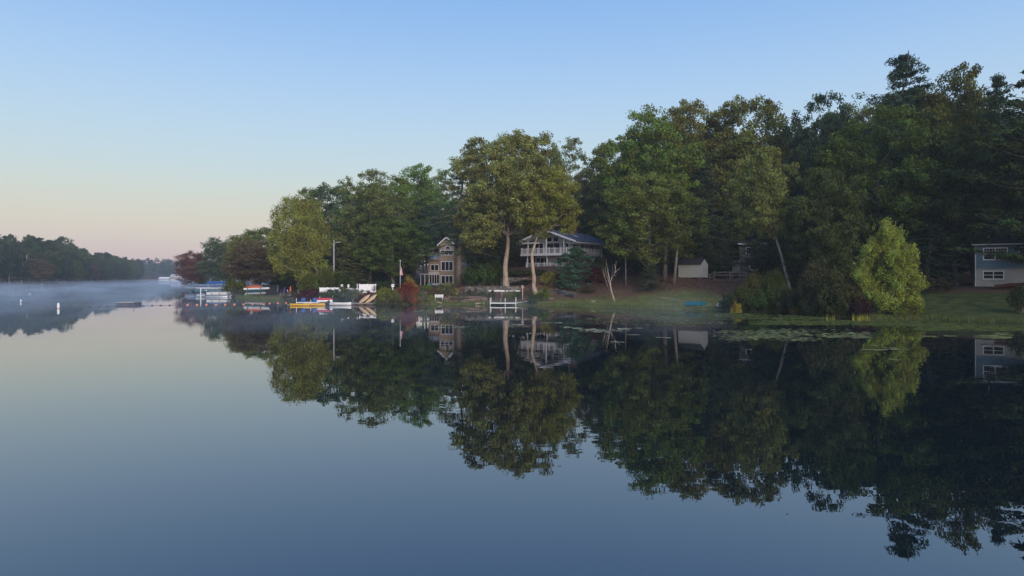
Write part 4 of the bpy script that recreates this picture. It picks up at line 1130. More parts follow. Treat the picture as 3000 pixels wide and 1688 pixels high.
MB().hull(2.5, 1.0, .34).build('hull', WHITE, rb, True)
MB().hull(2.4, .98, .28, rise=.6).build('cover', RED, rb, True).location = (0, 0, .34)
mo = empty('outboard_motor', (px_x(961, 97.2), 97.2, .25), R(10), 'black outboard motor tilted up between the two docks', 'motor')
MB().hull(.8, .34, .34).build('cowling', BLACK, mo, True).rotation_euler = (0, R(-30), 0)
MB().tube([(.1, 0, .1), (-.35, 0, -.2), (-.5, 0, -.35)], [.09, .07, .05], 7).build('shaft', BLACK, mo, True)
MB().box(-.6, -.42, -.16, .16, -.42, -.36).build('propeller_guard', DARK, mo)
wb = empty('white_rowboat', (px_x(997, 97.6), 97.6, -.05), R(3), 'white rowboat moored at the long low dock', 'boat')
MB().hull(3.1, 1.2, .42, deck=False).build('hull', WHITE, wb, True)
MB().box(-.9, -.6, -.5, .5, .3, .34).build('seat', GREYWOOD, wb); MB().box(.3, .6, -.52, .52, .3, .34).build('seat', GREYWOOD, wb)
MB().hull(2.9, 1.05, .2, rise=.5).build('interior', WHITE_VINYL, wb, True).location = (0, 0, .1)
dl = dock('low_dock', 966, 1094, 98.2, .30, 1.3, 'long low grey dock with dark float sections', GREYWOOD, posts=((0.05, 1.4, 1.4), (6.2, 1.4, 1.3), (.02, -.12, .5), (3.0, 1.4, .9)), post_m=GREYWOOD)
for i in range(5): MB().box(.1 + i * 1.26, 1.2 + i * 1.26, -.02, 1.3, -.2, .13).build('float', mat('float_brown', (.10, .06, .045), .8), dl)
for px, lab in ((1068, 'tan paddleboard leaning left on the long low dock'), (1087, 'tan paddleboard leaning right on the long low dock')):
    kayak('paddleboard', px_x(px, 98.8), 98.9, .85, 2.1, .62, .10, TANBOAT, lab, R(5), R(62), R(-38), cat='board', cockpit=False)
kayak('white_canoe', px_x(1455, 102), 102, CH + (HZ - 855) / F * 102, 2.4, .62, .20, mat('cream_hull', (.66, .63, .58), .5), 'left of two overturned white canoes below the stone wall', R(2), R(180), 0, 'canoe', False).location.z += .25
kayak('white_canoe', px_x(1503, 102), 102, CH + (HZ - 855) / F * 102, 2.2, .6, .19, mat('cream_hull', (.66, .63, .58), .5), 'right overturned white canoe half behind a green shrub', R(-2), R(180), 0, 'canoe', False).location.z += .24
for px in (1440, 1470, 1490, 1516):
    x, y = px_x(px, 102), 102; g = gz(x, y)
    r = empty('sawhorse', (x, y, g), 0, 'wooden stand holding up a white canoe', 'stand', 'stands under the white canoes')
    MB().box(-.05, .05, -.4, .4, max(.1, CH + (HZ - 855) / F * 102 - g - .08), max(.16, CH + (HZ - 855) / F * 102 - g)).build('bar', GREYWOOD, r)
    for s_ in (-.3, .3): MB().box(-.04, .04, s_ - .04, s_ + .04, -.1, max(.1, CH + (HZ - 855) / F * 102 - g - .081)).build('leg', GREYWOOD, r)
x, y, z = hit(2043, 899)
o = kayak('blue_rowboat', x, y + .4, z + .62, 3.0, 1.05, .5, TEAL, 'overturned blue rowboat lying on the lawn', R(12), R(186), R(3), 'boat', False)
x, y, z = hit(2104, 900)
kayak('white_dinghy', x + .4, y, z + .55, 2.0, 1.0, .5, WHITE, 'overturned white dinghy half hidden by the shore thicket', R(50), R(180), R(6), 'boat', False)
x, y, z = hit(2960, 846)
kayak('red_canoe', x, y, z + .1, 3.6, .8, .35, mat('red_hull', (.05, .010, .008), .7), 'dark red canoe lying in front of the blue house', R(4), 0, R(-4), 'canoe', True)
x, y, z = hit(2992, 832)
bb = empty('covered_grill', (x, y, z), 0, 'black covered grill by the blue house door', 'grill')
MB().lathe([(.3, 0), (.36, .4), (.4, .7), (.3, .95), (.1, 1.05)], 8).build('cover', BLACK, bb, True)

# swim raft
rf = empty('swim_raft', (px_x(379, 99.5), 99.5, 0), R(3), 'square wooden swim raft floating alone on the lake', 'raft')
for i in range(10): MB().box(-1.25 + i * .25, -1.25 + i * .25 + .235, -1.2, 1.2, .36, .43).build('deck_board', mat('raft_board', (.42, .37, .31), .85, .25, 6), rf)
MB().box(-1.25, 1.25, -1.18, -1.13, .12, .335).build('skirt', mat('dark_wood', (.05, .04, .035), .85), rf)
MB().box(-1.2, 1.2, -1.12, 1.15, -.1, .335).build('float', mat('raft_float', (.06, .05, .045), .8), rf)
MB().tube([(1.18, -1.1, .3), (1.18, -1.1, .92)], .045, 6).build('post', GREYWOOD, rf)
# mooring buoys
for px, py, h, lab in ((61, 886, .46, 'white can buoy at the far left end of the float line'), (171, 904, .72, 'white can buoy nearer the camera where the float line turns')):
    X, Y = S(px, py)
    r = empty('buoy', (X, Y, 0), 0, lab, 'buoy')
    q = h / .72
    MB().lathe([(.13 * q, -.2), (.15 * q, .03), (.15 * q, .46 * q), (.13 * q, .5 * q), (.13 * q, .58 * q), (.10 * q, .72 * q)], 12).build('body', WHITE, r, True)
    MB().lathe([(.153 * q, .02), (.158 * q, .03), (.158 * q, .08 * q), (.153 * q, .09 * q)], 12).build('band', ORANGE, r)
# float lines
path = [S(61, 886), S(110, 894), S(171, 904), S(222, 901.5), S(353, 897.5), S(535, 894.5), S(700, 892.5), S(850, 887.5)]
rope = MB(); 
pts = []
for a, b in zip(path[:-1], path[1:]):
    for k_ in range(8): u = k_ / 8; pts.append((a[0] + (b[0] - a[0]) * u, a[1] + (b[1] - a[1]) * u, .012))
rope.tube(pts, .013, 4)
tag(rope.build('float_rope', DARK), 'thin dark rope of the swim area float line', 'rope')
DFLOAT = mat('dark_float', (.10, .035, .03), .5); OFLOAT = mat('orange_float', (.75, .22, .08), .5)
def floats(a, b, n, m, group, label, rr):
    for i in range(n):
        u = (i + .5) / n; r = empty('line_float', (a[0] + (b[0] - a[0]) * u, a[1] + (b[1] - a[1]) * u, .03), math.atan2(b[1] - a[1], b[0] - a[0]), label, 'float', group)
        mb = MB(); mb.tube([(-.16, 0, 0), (-.12, 0, 0), (.12, 0, 0), (.16, 0, 0)], [rr * .4, rr, rr, rr * .4], 8); mb.build('body', m, r, True)
g1 = 'dark floats on the swim line'; g2 = 'orange floats on the swim line'
floats(path[0], path[1], 6, DFLOAT, g1, 'small dark red float strung on the swim line', .05); floats(path[1], path[2], 6, DFLOAT, g1, 'small dark red float strung on the swim line', .05)
floats(path[3], path[4], 5, DFLOAT, g1, 'small dark red float strung on the swim line', .09); floats(path[4], path[5], 7, DFLOAT, g1, 'small dark red float strung on the swim line', .09)
floats(path[5], path[6], 6, OFLOAT, g2, 'small orange float strung on the right half of the swim line', .11); floats(path[6], path[7], 6, OFLOAT, g2, 'small orange float strung on the right half of the swim line', .11)

# pontoon boat and other moored boats at the left
Yp = 139
BOATW = mat('boat_panel', (.55, .57, .55), .5, .08)
pb = empty('pontoon_boat', (px_x(641, Yp), Yp, 0), R(3), 'white pontoon boat with folded bimini frame by the round bush', 'boat')
for y in (-.9, .9): MB().tube([(-2.2, y, .12), (-2.0, y, .12), (1.9, y, .12), (2.4, y, .3)], [.1, .28, .28, .05], 10).build('pontoon', ALU, pb, True)
MB().box(-2.1, 2.1, -1.15, 1.15, .42, .5).build('deck', GREYWOOD, pb)
for y in (-1.13, 1.08): MB().box(-2.05, 2.0, y, y + .05, .52, 1.02).build('side_panel', BOATW, pb)
for x in (-2.05, 1.95): MB().box(x, x + .05, -1.07, 1.07, .52, 1.02).build('end_panel', BOATW, pb)
MB().tube([(-2.0, -1.1, 1.12), (2.0, -1.1, 1.12)], .02, 5).build('hand_rail', ALU, pb)
for x in (-.95, .55): MB().tube([(x, -1.2, .55), (x, -1.2, .95)], .06, 8).build('fender', DARK, pb)
for x in (-1.2, .9):
    for y in (-1.05, 1.05):
        MB().tube([(x, y, 1.1), (-x * .75, y, 2.05)], .022, 5).build('bimini_strut', ALU, pb)
MB().prism([(-1.15, 1.98), (-.6, 2.2), (.9, 2.24), (1.1, 2.08), (.9, 2.12), (-.6, 2.08)], -1.1, 1.1).build('bimini_cover', COVERBLUE, pb)
MB().box(-2.6, -2.1, -.25, .25, .3, 1.2).build('outboard', BLACK, pb)
MB().box(-.3, .4, -.4, .4, .52, 1.05).build('console', WHITE_VINYL, pb)
def moored(px, Y, L, W, H, m, cov, lab, rz=0, z=-.05):
    r = empty('moored_boat', (px_x(px, Y), Y, z), rz, lab, 'boat')
    MB().hull(L, W, H).build('hull', m, r, True)
    MB().hull(L * .9, W * .95, H * .6, rise=.7).build('cover', cov, r, True).location = (0, 0, H * .98)
    return r
moored(618, 168, 8.0, 2.3, .8, mat('teal_side', (.08, .17, .24), .5), mat('cream_cover', (.5, .52, .52), .8), 'long teal boat under a pale cover behind the pontoon boat', R(2), .1)
moored(560 + 40, 190, 11, 2.6, 1.0, mat('grey_hull', (.22, .27, .34), .6), mat('grey_cover', (.16, .22, .32), .8), 'grey-blue covered boat by the wooded point', R(1), .3)
moored(597, 140, 3.0, 1.1, .4, mat('pale_hull', (.45, .5, .52), .5), mat('pale_cover', (.3, .36, .44), .8), 'small pale skiff left of the pontoon boat', R(5))
li = empty('boat_lift', (px_x(640, 182), 182, 0), R(2), 'boat lift with a blue canopy behind the pontoon boat', 'boat lift')
for x in (-2.2, 2.2):
    for y in (-1.3, 1.3): MB().tube([(x, y, -1), (x, y, 2.3)], .06, 6).build('post', ALU, li)
MB().prism([(-1.5, 2.3), (-1.2, 2.75), (0, 2.95), (1.2, 2.75), (1.5, 2.3), (1.35, 2.35), (0, 2.8), (-1.35, 2.35)], -2.6, 2.6, 'x').build('canopy', BLUE, li)
for px, Y, z1, lab in ((588, 138, 1.75, 'white mooring post left of the pontoon boat'), (604, 142, 1.35, 'shorter white mooring post near the pontoon boat')):
    r = empty('mooring_post', (px_x(px, Y), Y, -1), 0, lab, 'post')
    MB().lathe([(.09, 0), (.09, z1 + 1), (.05, z1 + 1.08)], 8).build('shaft', WHITE, r); MB().lathe([(.10, z1 + .5), (.11, z1 + .52), (.11, z1 + .6), (.10, z1 + .62)], 8).build('band', ALU, r)

# canoe rack
Yr = 131
rx, rzz = px_x(750, Yr), gz(px_x(750, Yr), Yr)
ra = empty('canoe_rack', (rx, Yr, rzz), R(2), 'wooden rack stacked with canoes on the beach', 'rack')
for x in (-1.45, 1.0):
    for y in (-.4, .4): MB().box(x - .05, x + .05, y - .05, y + .05, -.2, 2.1).build('post', BROWNWOOD, ra)
    for z in (.35, .8, 1.25, 1.65): MB().box(x - .045, x + .045, -.7, .7, z, z + .07).build('arm', BROWNWOOD, ra)
for dx, z, L, m, nm, lab in ((-.4, 1.73, 2.9, ORANGE, 'canoe', 'orange-red canoe on top of the canoe rack'), (.1, 1.33, 4.9, WHITE, 'canoe', 'long white canoe on the upper arm of the rack'),
                        (-.3, .88, 3.6, TEAL, 'kayak', 'teal kayak in the middle of the canoe rack'), (-.1, .43, 3.9, mat('grey_canoe', (.42, .42, .44), .4), 'canoe', 'grey canoe on the lowest arm of the rack')):
    kayak(nm, rx + dx, Yr, rzz + z, L, .7, .3, m, lab, R(2), 0, R(-2), nm, cockpit=(nm == 'kayak'))
x, y, z = hit(724, 867)
kayak('green_kayak', x, y, z + .02, 1.3, .5, .22, GREENP, 'small bright green kayak lying beside the round bush', R(4))
# dark storage box, umbrellas, picnic table, picket fence
Yd = 137
x, y = px_x(794, Yd), Yd
bxr = empty('storage_shed', (x, y, gz(x, y)), R(2), 'dark wooden storage shed behind the canoe rack', 'shed')
for i in range(10): MB().box(-1.3 + i * .26, -1.3 + i * .26 + .245, -.03, 0, -.1, 1.75).build('board', mat('dark_stain', (.045, .04, .045), .85, .3), bxr)
MB().box(-1.32, 1.32, .002, 1.3, -.1, 1.74).build('wall', mat('dark_stain', (.045, .04, .045)), bxr)
roof_slab('roof', bxr, ROOFDARK, [(-1.4, -.15, 1.76), (1.4, -.15, 1.76), (1.4, 1.4, 1.98), (-1.4, 1.4, 1.98)], .06)
def umbrella(px, Y, h, m, lab):
    x = px_x(px, Y); r = empty('closed_umbrella', (x, Y, gz(x, Y)), 0, lab, 'umbrella')
    MB().lathe([(.03, -.1), (.03, h)], 6).build('pole', GREYWOOD, r)
    MB().lathe([(.10, h * .30), (.17, h * .36), (.15, h * .6), (.10, h * .9), (.035, h + .05)], 9).build('canopy', m, r, True)
umbrella(814, 130, 2.0, SLATEBLUE, 'closed slate-blue umbrella right of the storage shed')
umbrella(833, 124, 1.75, PURPLE, 'closed purple umbrella by the picnic table')
umbrella(851, 122, 1.85, ORANGE, 'closed orange umbrella by the picnic table')
x, y = px_x(838, 122), 121
pt = empty('picnic_table', (x, y, gz(x, y)), R(5), 'grey wooden picnic table under the closed umbrellas', 'table')
for i in range(5): MB().box(-.85, .85, -.4 + i * .16, -.4 + i * .16 + .145, .7, .745).build('top_board', GREYWOOD, pt)
for y_ in (-.85, .65): MB().box(-.85, .85, y_, y_ + .22, .42, .465).build('bench_seat', GREYWOOD, pt)
for x_ in (-.6, .6):
    for s_ in (-1, 1): MB().tube([(x_, s_ * .65, -.05), (x_, s_ * .15, .7)], .045, 5).build('leg', GREYWOOD, pt)
x, y = px_x(862, 121), 121
gr = empty('grill', (x, y, gz(x, y)), 0, 'dark kettle grill beside the orange umbrella', 'grill')
MB().lathe([(.05, .45), (.25, .55), (.3, .75), (.24, .95), (.05, 1.03)], 10).build('kettle', BLACK, gr, True)
for a in (0, 2.1, 4.2): MB().tube([(.28 * math.cos(a), .28 * math.sin(a), 0), (.12 * math.cos(a), .12 * math.sin(a), .56)], .02, 5).build('leg', DARK, gr)
x0, y0 = px_x(842, 125), 125
pf = empty('picket_fence', (x0, y0, gz(x0, y0)), R(3), 'low white picket fence right of the purple umbrella', 'fence')
for i in range(26): MB().box(i * .145, i * .145 + .085, -.015, .015, .02, .8).build('picket', WHITE, pf)
for z in (.2, .6): MB().box(-.05, 3.85, .017, .06, z, z + .08).build('rail', WHITE, pf)
for i in range(3): MB().box(-.06 + i * 1.9, .06 + i * 1.9, .062, .18, -.3, 1.15).build('post', WHITE, pf)

# white panel fence
def panel_fence(px0, px1, Y, top, bot, lab, n):
    x0, x1 = px_x(px0, Y), px_x(px1, Y); zb_ = CH + (HZ - bot) / F * Y; h = (bot - top) / F * Y
    r = empty('panel_fence', (x0, Y, zb_), 0, lab, 'fence'); L = x1 - x0
    for i in range(n):
        a, b_ = L * i / n, L * (i + 1) / n
        MB().box(a + .06, b_ - .06, -.02, .02, -.2, h).build('panel', WHITE, r)
    for i in range(n + 1): MB().box(L * i / n - .058, L * i / n + .058, -.06, .06, -.4, h + .08).build('post', WHITE, r)
panel_fence(937, 1002, 116, 843, 862, 'left lower section of the white panel fence', 3)
panel_fence(1003, 1052, 116.3, 845, 862, 'middle section of the white panel fence behind the bushes', 2)
panel_fence(1053, 1101, 115.5, 833, 857, 'right taller section of the white panel fence', 2)
# bird houses, lamp posts
def post_box(px, Y, base, top, lab, nm, m, wd=.25, roofed=True, pm_=WHITE):
    x = px_x(px, Y); z0 = gz(x, Y); h = CH + (HZ - top) / F * Y - z0
    r = empty(nm, (x, Y, z0), 0, lab, nm.replace('_', ' '))
    MB().box(-.05, .05, -.05, .05, -.3, h - .5).build('post', pm_, r)
    MB().box(-wd / 2, wd / 2, -wd / 2, wd / 2, h - .499, h - .16).build('box', m, r)
    MB().prism([(-wd * .75, h - .159), (wd * .75, h - .159), (0, h)], -wd * .75, wd * .75).build('roof', m if roofed else WHITE, r)
post_box(1002, 110, 858, 833, 'white birdhouse on a white post in front of the fence', 'bird_house', WHITE, .3)
post_box(1021, 114, 845, 833, 'small white birdhouse right of the larger one', 'bird_house', WHITE, .26)
post_box(1047, 114, 845, 831, 'narrow grey birdhouse left of the tall fence section', 'bird_house', ALU, .2)
post_box(1151, 106, 845, 832, 'white globe-like birdhouse above the yellow-green bush', 'bird_house', WHITE, .4)
post_box(1531, 100.5, 868, 835, 'tall wooden post with a box beside the white dock', 'nest_box', mat('pale_wood', (.42, .31, .24), .8), .3, pm_=mat('pale_wood', (.42, .31, .24)))
# utility pole, flagpoles
x, y = px_x(978, 122), 122
up = empty('utility_pole', (x, y, gz(x, y)), 0, 'tall grey utility pole right of the yellow-green tree', 'pole')
H_ = CH + (HZ - 704) / F * 122 - gz(x, y)
MB().lathe([(.17, -.4), (.155, H_ * .5), (.13, H_)], 9).build('shaft', mat('pole_wood', (.26, .245, .25), .85, .3, 3, stretch=(4, 4, .4)), up, True)
MB().tube([(0, 0, H_ - .45), (1.1, .2, H_ - .4)], .03, 5).build('bracket', ALU, up)
for i in range(3): MB().lathe([(.04, 0), (.06, .05), (.04, .12)], 7, (.5 + i * .28, .1, H_ - .38)).build('insulator', WHITE, up)
def flagpole(px, Y, top, flag_top, flag_bot, lab, r0=.055):
    x = px_x(px, Y); z0 = gz(x, Y); h = CH + (HZ - top) / F * Y - z0
    r = empty('flagpole', (x, Y, z0), 0, lab, 'flagpole')
    MB().lathe([(r0, -.3), (r0 * .7, h), (r0 * 1.3, h + .03), (r0 * 1.3, h + .1), (.01, h + .15)], 8).build('pole', WHITE, r, True)
    ft, fb = [CH + (HZ - q) / F * Y - z0 for q in (flag_top, flag_bot)]
    f = MB(); f.v, f.f = [], []
    n = 10
    stripes = []
    for i in range(n + 1):
        z = ft + (fb - ft) * i / n; w_ = .10 + .28 * (i / n) ** .7
        for k_ in range(5):
            u = k_ / 4; f.v.append((r0 + u * w_, .07 * math.sin(u * 7 + i * .7), z))
    fw_ = [(i * 5 + k_, i * 5 + k_ + 1, (i + 1) * 5 + k_ + 1, (i + 1) * 5 + k_) for i in range(n) for k_ in range(4)]
    f.f = fw_
    fo = f.build('flag', mat('flag_white', (.7, .66, .68), .8), r, True)
    fo.data.materials.append(mat('flag_red', (.5, .03, .06), .8)); fo.data.materials.append(mat('flag_blue', (.05, .06, .25), .8))
    for p_ in fo.data.polygons:
        i, k_ = divmod(p_.index, 4)
        p_.material_index = 2 if i < 4 and k_ < 2 else (1 if k_ % 2 else 0)
flagpole(1172.5, 106, 765, 783, 806, 'white flagpole with a limp striped flag above the red bush')
flagpole(677, 150, 793, 796, 815, 'thin flagpole with a limp flag behind the round bush', .04)

# patio set, bench
Yt = 126
x = px_x(1278, Yt); tz = CH + (HZ - 845) / F * Yt
tb_ = empty('patio_table', (x, Yt, tz), 0, 'round white patio table in front of the tan house', 'table')
MB().lathe([(.62, .70), (.64, .72), (.64, .74), (.6, .75)], 16).build('top', WHITE, tb_)
for a in (0.4, 2.5, 4.6): MB().tube([(.35 * math.cos(a), .35 * math.sin(a), -.1), (.1 * math.cos(a), .1 * math.sin(a), .7)], .03, 5).build('leg', WHITE, tb_)
GCH = mat('green_chair', (.10, .26, .19), .5)
for px, rz, lab in ((1267, R(60), 'green patio chair left of the white table'), (1287, R(-70), 'green patio chair right of the white table'), (1257, R(20), 'green patio chair farthest left on the patio')):
    r = empty('patio_chair', (px_x(px, Yt), Yt - .1, tz), rz, lab, 'chair')
    MB().box(-.25, .25, -.25, .25, .42, .46).build('seat', GCH, r)
    MB().box(-.25, .25, .23, .27, .461, .95).build('backrest', GCH, r)
    for a in (-.22, .22):
        for b_ in (-.22, .22): MB().box(a - .025, a + .025, b_ - .025, b_ + .025, -.1, .419).build('leg', GCH, r)
x, y, z = hit(1286, 880)
bn = empty('garden_bench', (x, y, z), R(2), 'low white bench near the water below the tan house', 'bench')
for i in range(3): MB().box(-.65, .65, -.2 + i * .14, -.2 + i * .14 + .12, .34, .38).build('seat_slat', TRIM, bn)
for i in range(3): MB().box(-.65, .65, .24, .27, .45 + i * .13, .45 + i * .13 + .1).build('back_slat', TRIM, bn)
for a in (-.55, .55):
    MB().box(a - .03, a + .03, -.2, -.14, -.1, .339).build('leg', TRIM, bn); MB().box(a - .03, a + .03, .271, .33, -.1, .85).build('leg', TRIM, bn)

# rail fence, torches by the grey house
def railfence(p0, p1, n, lab):
    a, b_ = np.array(p0), np.array(p1); L = math.dist(a[:2], b_[:2])
    r = empty('rail_fence', tuple(a), math.atan2(b_[1] - a[1], b_[0] - a[0]), lab, 'fence')
    for i in range(n + 1): MB().box(L * i / n - .06, L * i / n + .06, -.06, .06, -.6 + (b_[2] - a[2]) * i / n, 1.12 + (b_[2] - a[2]) * i / n).build('post', GREYWOOD, r)
    for z in (.45, .9):
        d_ = b_[2] - a[2]
        MB().add([(0, -.1, z), (L, -.1, z + d_), (L, -.062, z + d_), (0, -.062, z), (0, -.1, z + .12), (L, -.1, z + d_ + .12), (L, -.062, z + d_ + .12), (0, -.062, z + .12)],
                 [(0, 3, 2, 1), (4, 5, 6, 7), (0, 1, 5, 4), (1, 2, 6, 5), (2, 3, 7, 6), (3, 0, 4, 7)]).build('rail', GREYWOOD, r)
railfence(P(2093, 816, 105), P(2185, 816, 105), 2, 'grey two-rail fence between the shed and the grey house')
railfence(P(2078, 824, 103.5), P(2093, 817, 104.8), 1, 'short sloping end of the rail fence beside the shed')
for px, Y, top, lab in ((2168, 108, 724, 'tall torch pole with amber tip at the grey house corner'), (2272, 104, 775, 'short torch pole with amber tip behind the slim tree')):
    x = px_x(px, Y); z0 = gz(x, Y); h = CH + (HZ - top) / F * Y - z0
    r = empty('garden_torch', (x, Y, z0), 0, lab, 'torch')
    MB().lathe([(.05, -.3), (.045, h - .35)], 7).build('pole', GREYWOOD, r)
    MB().lathe([(.05, h - .349), (.10, h - .2), (.07, h - .1), (.03, h)], 8).build('head', mat('amber', (.55, .22, .05), .4), r, True)

# dead birch and slender trees on the lawn
def bare_tree(px, py, paths, lab, bark, name='birch_tree'):
    """paths: lists of (px, py, radius); all in the plane of the foot"""
    x0, y0, z0 = hit(px, py); s_ = y0 / F
    r = empty(name, (x0, y0, z0), 0, lab, 'tree'); q = random.Random(px)
    for i, path_ in enumerate(paths):
        dy = 0; pts = []
        for j, (a, b_, rad) in enumerate(path_):
            pts.append(((a - px) * s_, q.uniform(-.25, .25) * (i + j > 0), (py - b_) * s_ - (.2 if i == 0 and j == 0 else 0)))
        o = MB().tube(pts, [p[2] for p in path_], 7).build('trunk' if i == 0 else 'limb', BARK, r, True); o.color = (*bark, 1)
    return r
bare_tree(1801, 882, [[(1801, 882, .16), (1793, 862, .125), (1789, 845, .11), (1786, 828, .10)], [(1786, 828, .08), (1784, 812, .065), (1781, 795, .05), (1781, 788, .035)], [(1786, 828, .075), (1794, 814, .06), (1801, 800, .045), (1804, 785, .035), (1805, 766, .012)],
                      [(1784, 850, .03), (1776, 825, .022), (1768, 795, .014), (1766, 780, .006)], [(1780, 835, .025), (1771, 812, .016), (1763, 790, .006)], [(1781, 795, .03), (1777, 775, .014), (1776, 760, .006)], [(1790, 818, .02), (1795, 795, .012), (1794, 778, .006)],
                      [(1799, 803, .05), (1807, 795, .035), (1815, 787, .02)], [(1786, 835, .05), (1778, 812, .03), (1772, 785, .015)], [(1803, 788, .03), (1799, 775, .015)], [(1797, 808, .03), (1806, 808, .015)]],
          'leaning pale broken birch alone on the lawn', (1.9, 1.8, 1.7))
bare_tree(1834, 836, [[(1834, 836, .10), (1833, 790, .08), (1832, 740, .06), (1830, 690, .03)]], 'slender bare pole-like tree right of the broken birch', (1.6, 1.5, 1.5), 'sapling_tree')
bare_tree(1976, 833, [[(1974, 834, .24), (1979, 780, .2), (1983, 730, .15), (1985, 690, .1)]], 'straight grey trunk just left of the white shed', (1.1, 1.05, 1.0), 'trunk_tree')
bare_tree(1948, 826, [[(1948, 826, .34), (1949, 770, .3), (1952, 720, .22), (1953, 690, .15)]], 'thick grey trunk between the low oak and the shed', (.8, .75, .7), 'trunk_tree')
bare_tree(1416, 800, [[(1360, 815, .14), (1363, 780, .13), (1368, 720, .1), (1370, 640, .05)]], 'thin curved trunk right of the tan house conifer', (1.5, 1.35, 1.2), 'trunk_tree')
for i, (a, lab) in enumerate((((2405, 925), 'fallen pink-grey branch poking out of the thicket over the water'), ((2385, 880), 'dead pale branch standing in the thicket'), ((2330, 850), 'dead forked branch high in the thicket'))):
    px, py = a
    bare_tree(px, py, [[(px, py, .07), (px + 14, py - 24, .055), (px + 26, py - 45, .04), (px + 38, py - 66, .02)], [(px + 14, py - 24, .035), (px + 20, py - 20, .025), (px + 23, py - 12, .015)]], lab, (2.0, 1.8, 1.8), 'dead_branch')

# ------------------------------------------------------------------ stones along the shore
rk = random.Random(8)
RST = mat('shore_stone', (.26, .23, .21), .85, .3, 3, bump=.4); PINKST = mat('pale_stone', (.45, .33, .30), .8, .2, 3)
def rock(x, y, z, s_, m, label, group):
    mb = MB(); n = 7; vs = []
    for i, (rr, zz) in enumerate(((.75, -.4), (1, .0), (.85, .35), (.4, .55))):
        for k_ in range(n):
            a = 2 * math.pi * k_ / n + i * .3; q = rr * s_ * rk.uniform(.8, 1.15); vs.append((q * math.cos(a), q * math.sin(a) * .8, zz * s_ * rk.uniform(.85, 1.15)))
    fs = [(i * n + k_, i * n + (k_ + 1) % n, (i + 1) * n + (k_ + 1) % n, (i + 1) * n + k_) for i in range(3) for k_ in range(n)] + [tuple(range(3 * n, 4 * n))]
    o = mb.add(vs, fs).build('rock', m, loc=(x, y, z), rz=rk.uniform(0, 6))
    return tag(o, label, 'rock', group)
for px, py, s_ in ((1285, 889, .28), (1292, 889, .2), (1395, 891, .25), (1402, 891, .3), (1410, 890, .2), (1418, 891, .22), (1280, 889, .2)):
    x, y, z = hit(px, py); rock(x, y, z, s_, PINKST, 'pale boulder at the water edge below the low brown wall', 'boulders at the water edge')
for px, py, s_ in ((1610, 876, .35), (1617, 877, .3), (1582, 876, .28), (1604, 878, .22)):
    x, y, z = hit(px, py); rock(x, y, z, s_, RST, 'grey rock right of the round green shrub', 'rocks beside the round shrub')
for px, py, s_ in ((1734, 882, .16), (1741, 883, .18), (1737, 886, .14)):
    x, y, z = hit(px, py); rock(x, y, z, s_, PINKST, 'small pinkish stone on the lawn near the broken birch', 'stones on the lawn')
# edging line of stones on the lawn
for i in range(16):
    u = i / 15; x, y, z = hit(1920 + 90 * u, 868 + 15 * u ** .7); rock(x, y, z, rk.uniform(.08, .16), RST, 'small grey edging stone on the lawn above the blue rowboat', 'edging stones on the lawn')

# ------------------------------------------------------------------ grass, reeds, litter, lily pads
rng = np.random.default_rng(77)
def blades(n, xy, hgt, wid, lean=.35):
    x, y = xy; z = ground(x, y)
    b = np.stack([x, y, z], -1)
    th = rng.random(n) * 6.283; d = np.stack([np.cos(th), np.sin(th), np.zeros(n)], -1)
    h = hgt * (.5 + .8 * rng.random(n))
    tip = b + d * (h * lean * rng.random(n))[:, None] + np.stack([np.zeros(n), np.zeros(n), h], -1)
    s_ = np.stack([-d[:, 1], d[:, 0], np.zeros(n)], -1) * wid
    return np.stack([b - s_, b + s_, tip + s_ * .25, tip - s_ * .25], 1)
GRASSM = leaf_material('grass_blade', .2)
shore = np.array(main_shore); seg = np.diff(shore, axis=0); ln = np.hypot(*seg.T)
keep = (shore[:-1, 0] > -62) & (shore[:-1, 0] < 62)
def along(n, d0, d1):
    i = rng.choice(np.where(keep)[0], n, p=ln[keep] / ln[keep].sum()); u = rng.random(n)
    p = shore[i] + seg[i] * u[:, None]; nn = np.stack([-seg[i, 1], seg[i, 0]], -1) / ln[i][:, None]
    nn *= np.sign(nn[:, 1])[:, None]
    d = d0 + (d1 - d0) * rng.random(n)
    return (p + nn * d[:, None]).T
n = 16000
V = blades(n, along(n, -.05, .9), .26, .02)
o = link(bpy.data.objects.new('shore_grass', quads_mesh('shore_grass', V, {'rnd': rng.random(n), 'clump': rng.random(n)}, GRASSM))); o.color = (.11, .13, .04, 1)
tag(o, 'ragged grass fringing the water along the near bank', 'grass', kind='stuff')
n = 26000
x, y = along(n, .6, 9.0); k_ = ((x > 6) & (x < 36)) | (x < -38); x, y = x[k_], y[k_]
V = blades(len(x), (x, y), .11, .022)
o = link(bpy.data.objects.new('lawn_grass', quads_mesh('lawn_grass', V, {'rnd': rng.random(len(x)), 'clump': rng.random(len(x))}, GRASSM))); o.color = (.12, .15, .04, 1)
tag(o, 'short green lawn grass above the shore', 'grass', kind='stuff')
# leaf litter
n = 26000
x = rng.uniform(-14, 45, n); y = rng.uniform(80, 118, n); d_ = sdist(x, y, MAIN); k_ = (d_ > 2) & (rng.random(n) < np.clip(d_ / 9, .12, 1)); x, y = x[k_], y[k_]
C_ = np.stack([x, y, ground(x, y) + .02], -1)
V, r_, c_ = leaf_quads(rng, C_, np.full(len(C_), .04), 1, .22, up=2.0)
o = link(bpy.data.objects.new('leaf_litter', quads_mesh('leaf_litter', V, {'rnd': r_, 'clump': c_}, GRASSM))); o.color = (.20, .10, .06, 1)
tag(o, 'fallen rust brown leaves under the trees', 'leaves', kind='stuff')
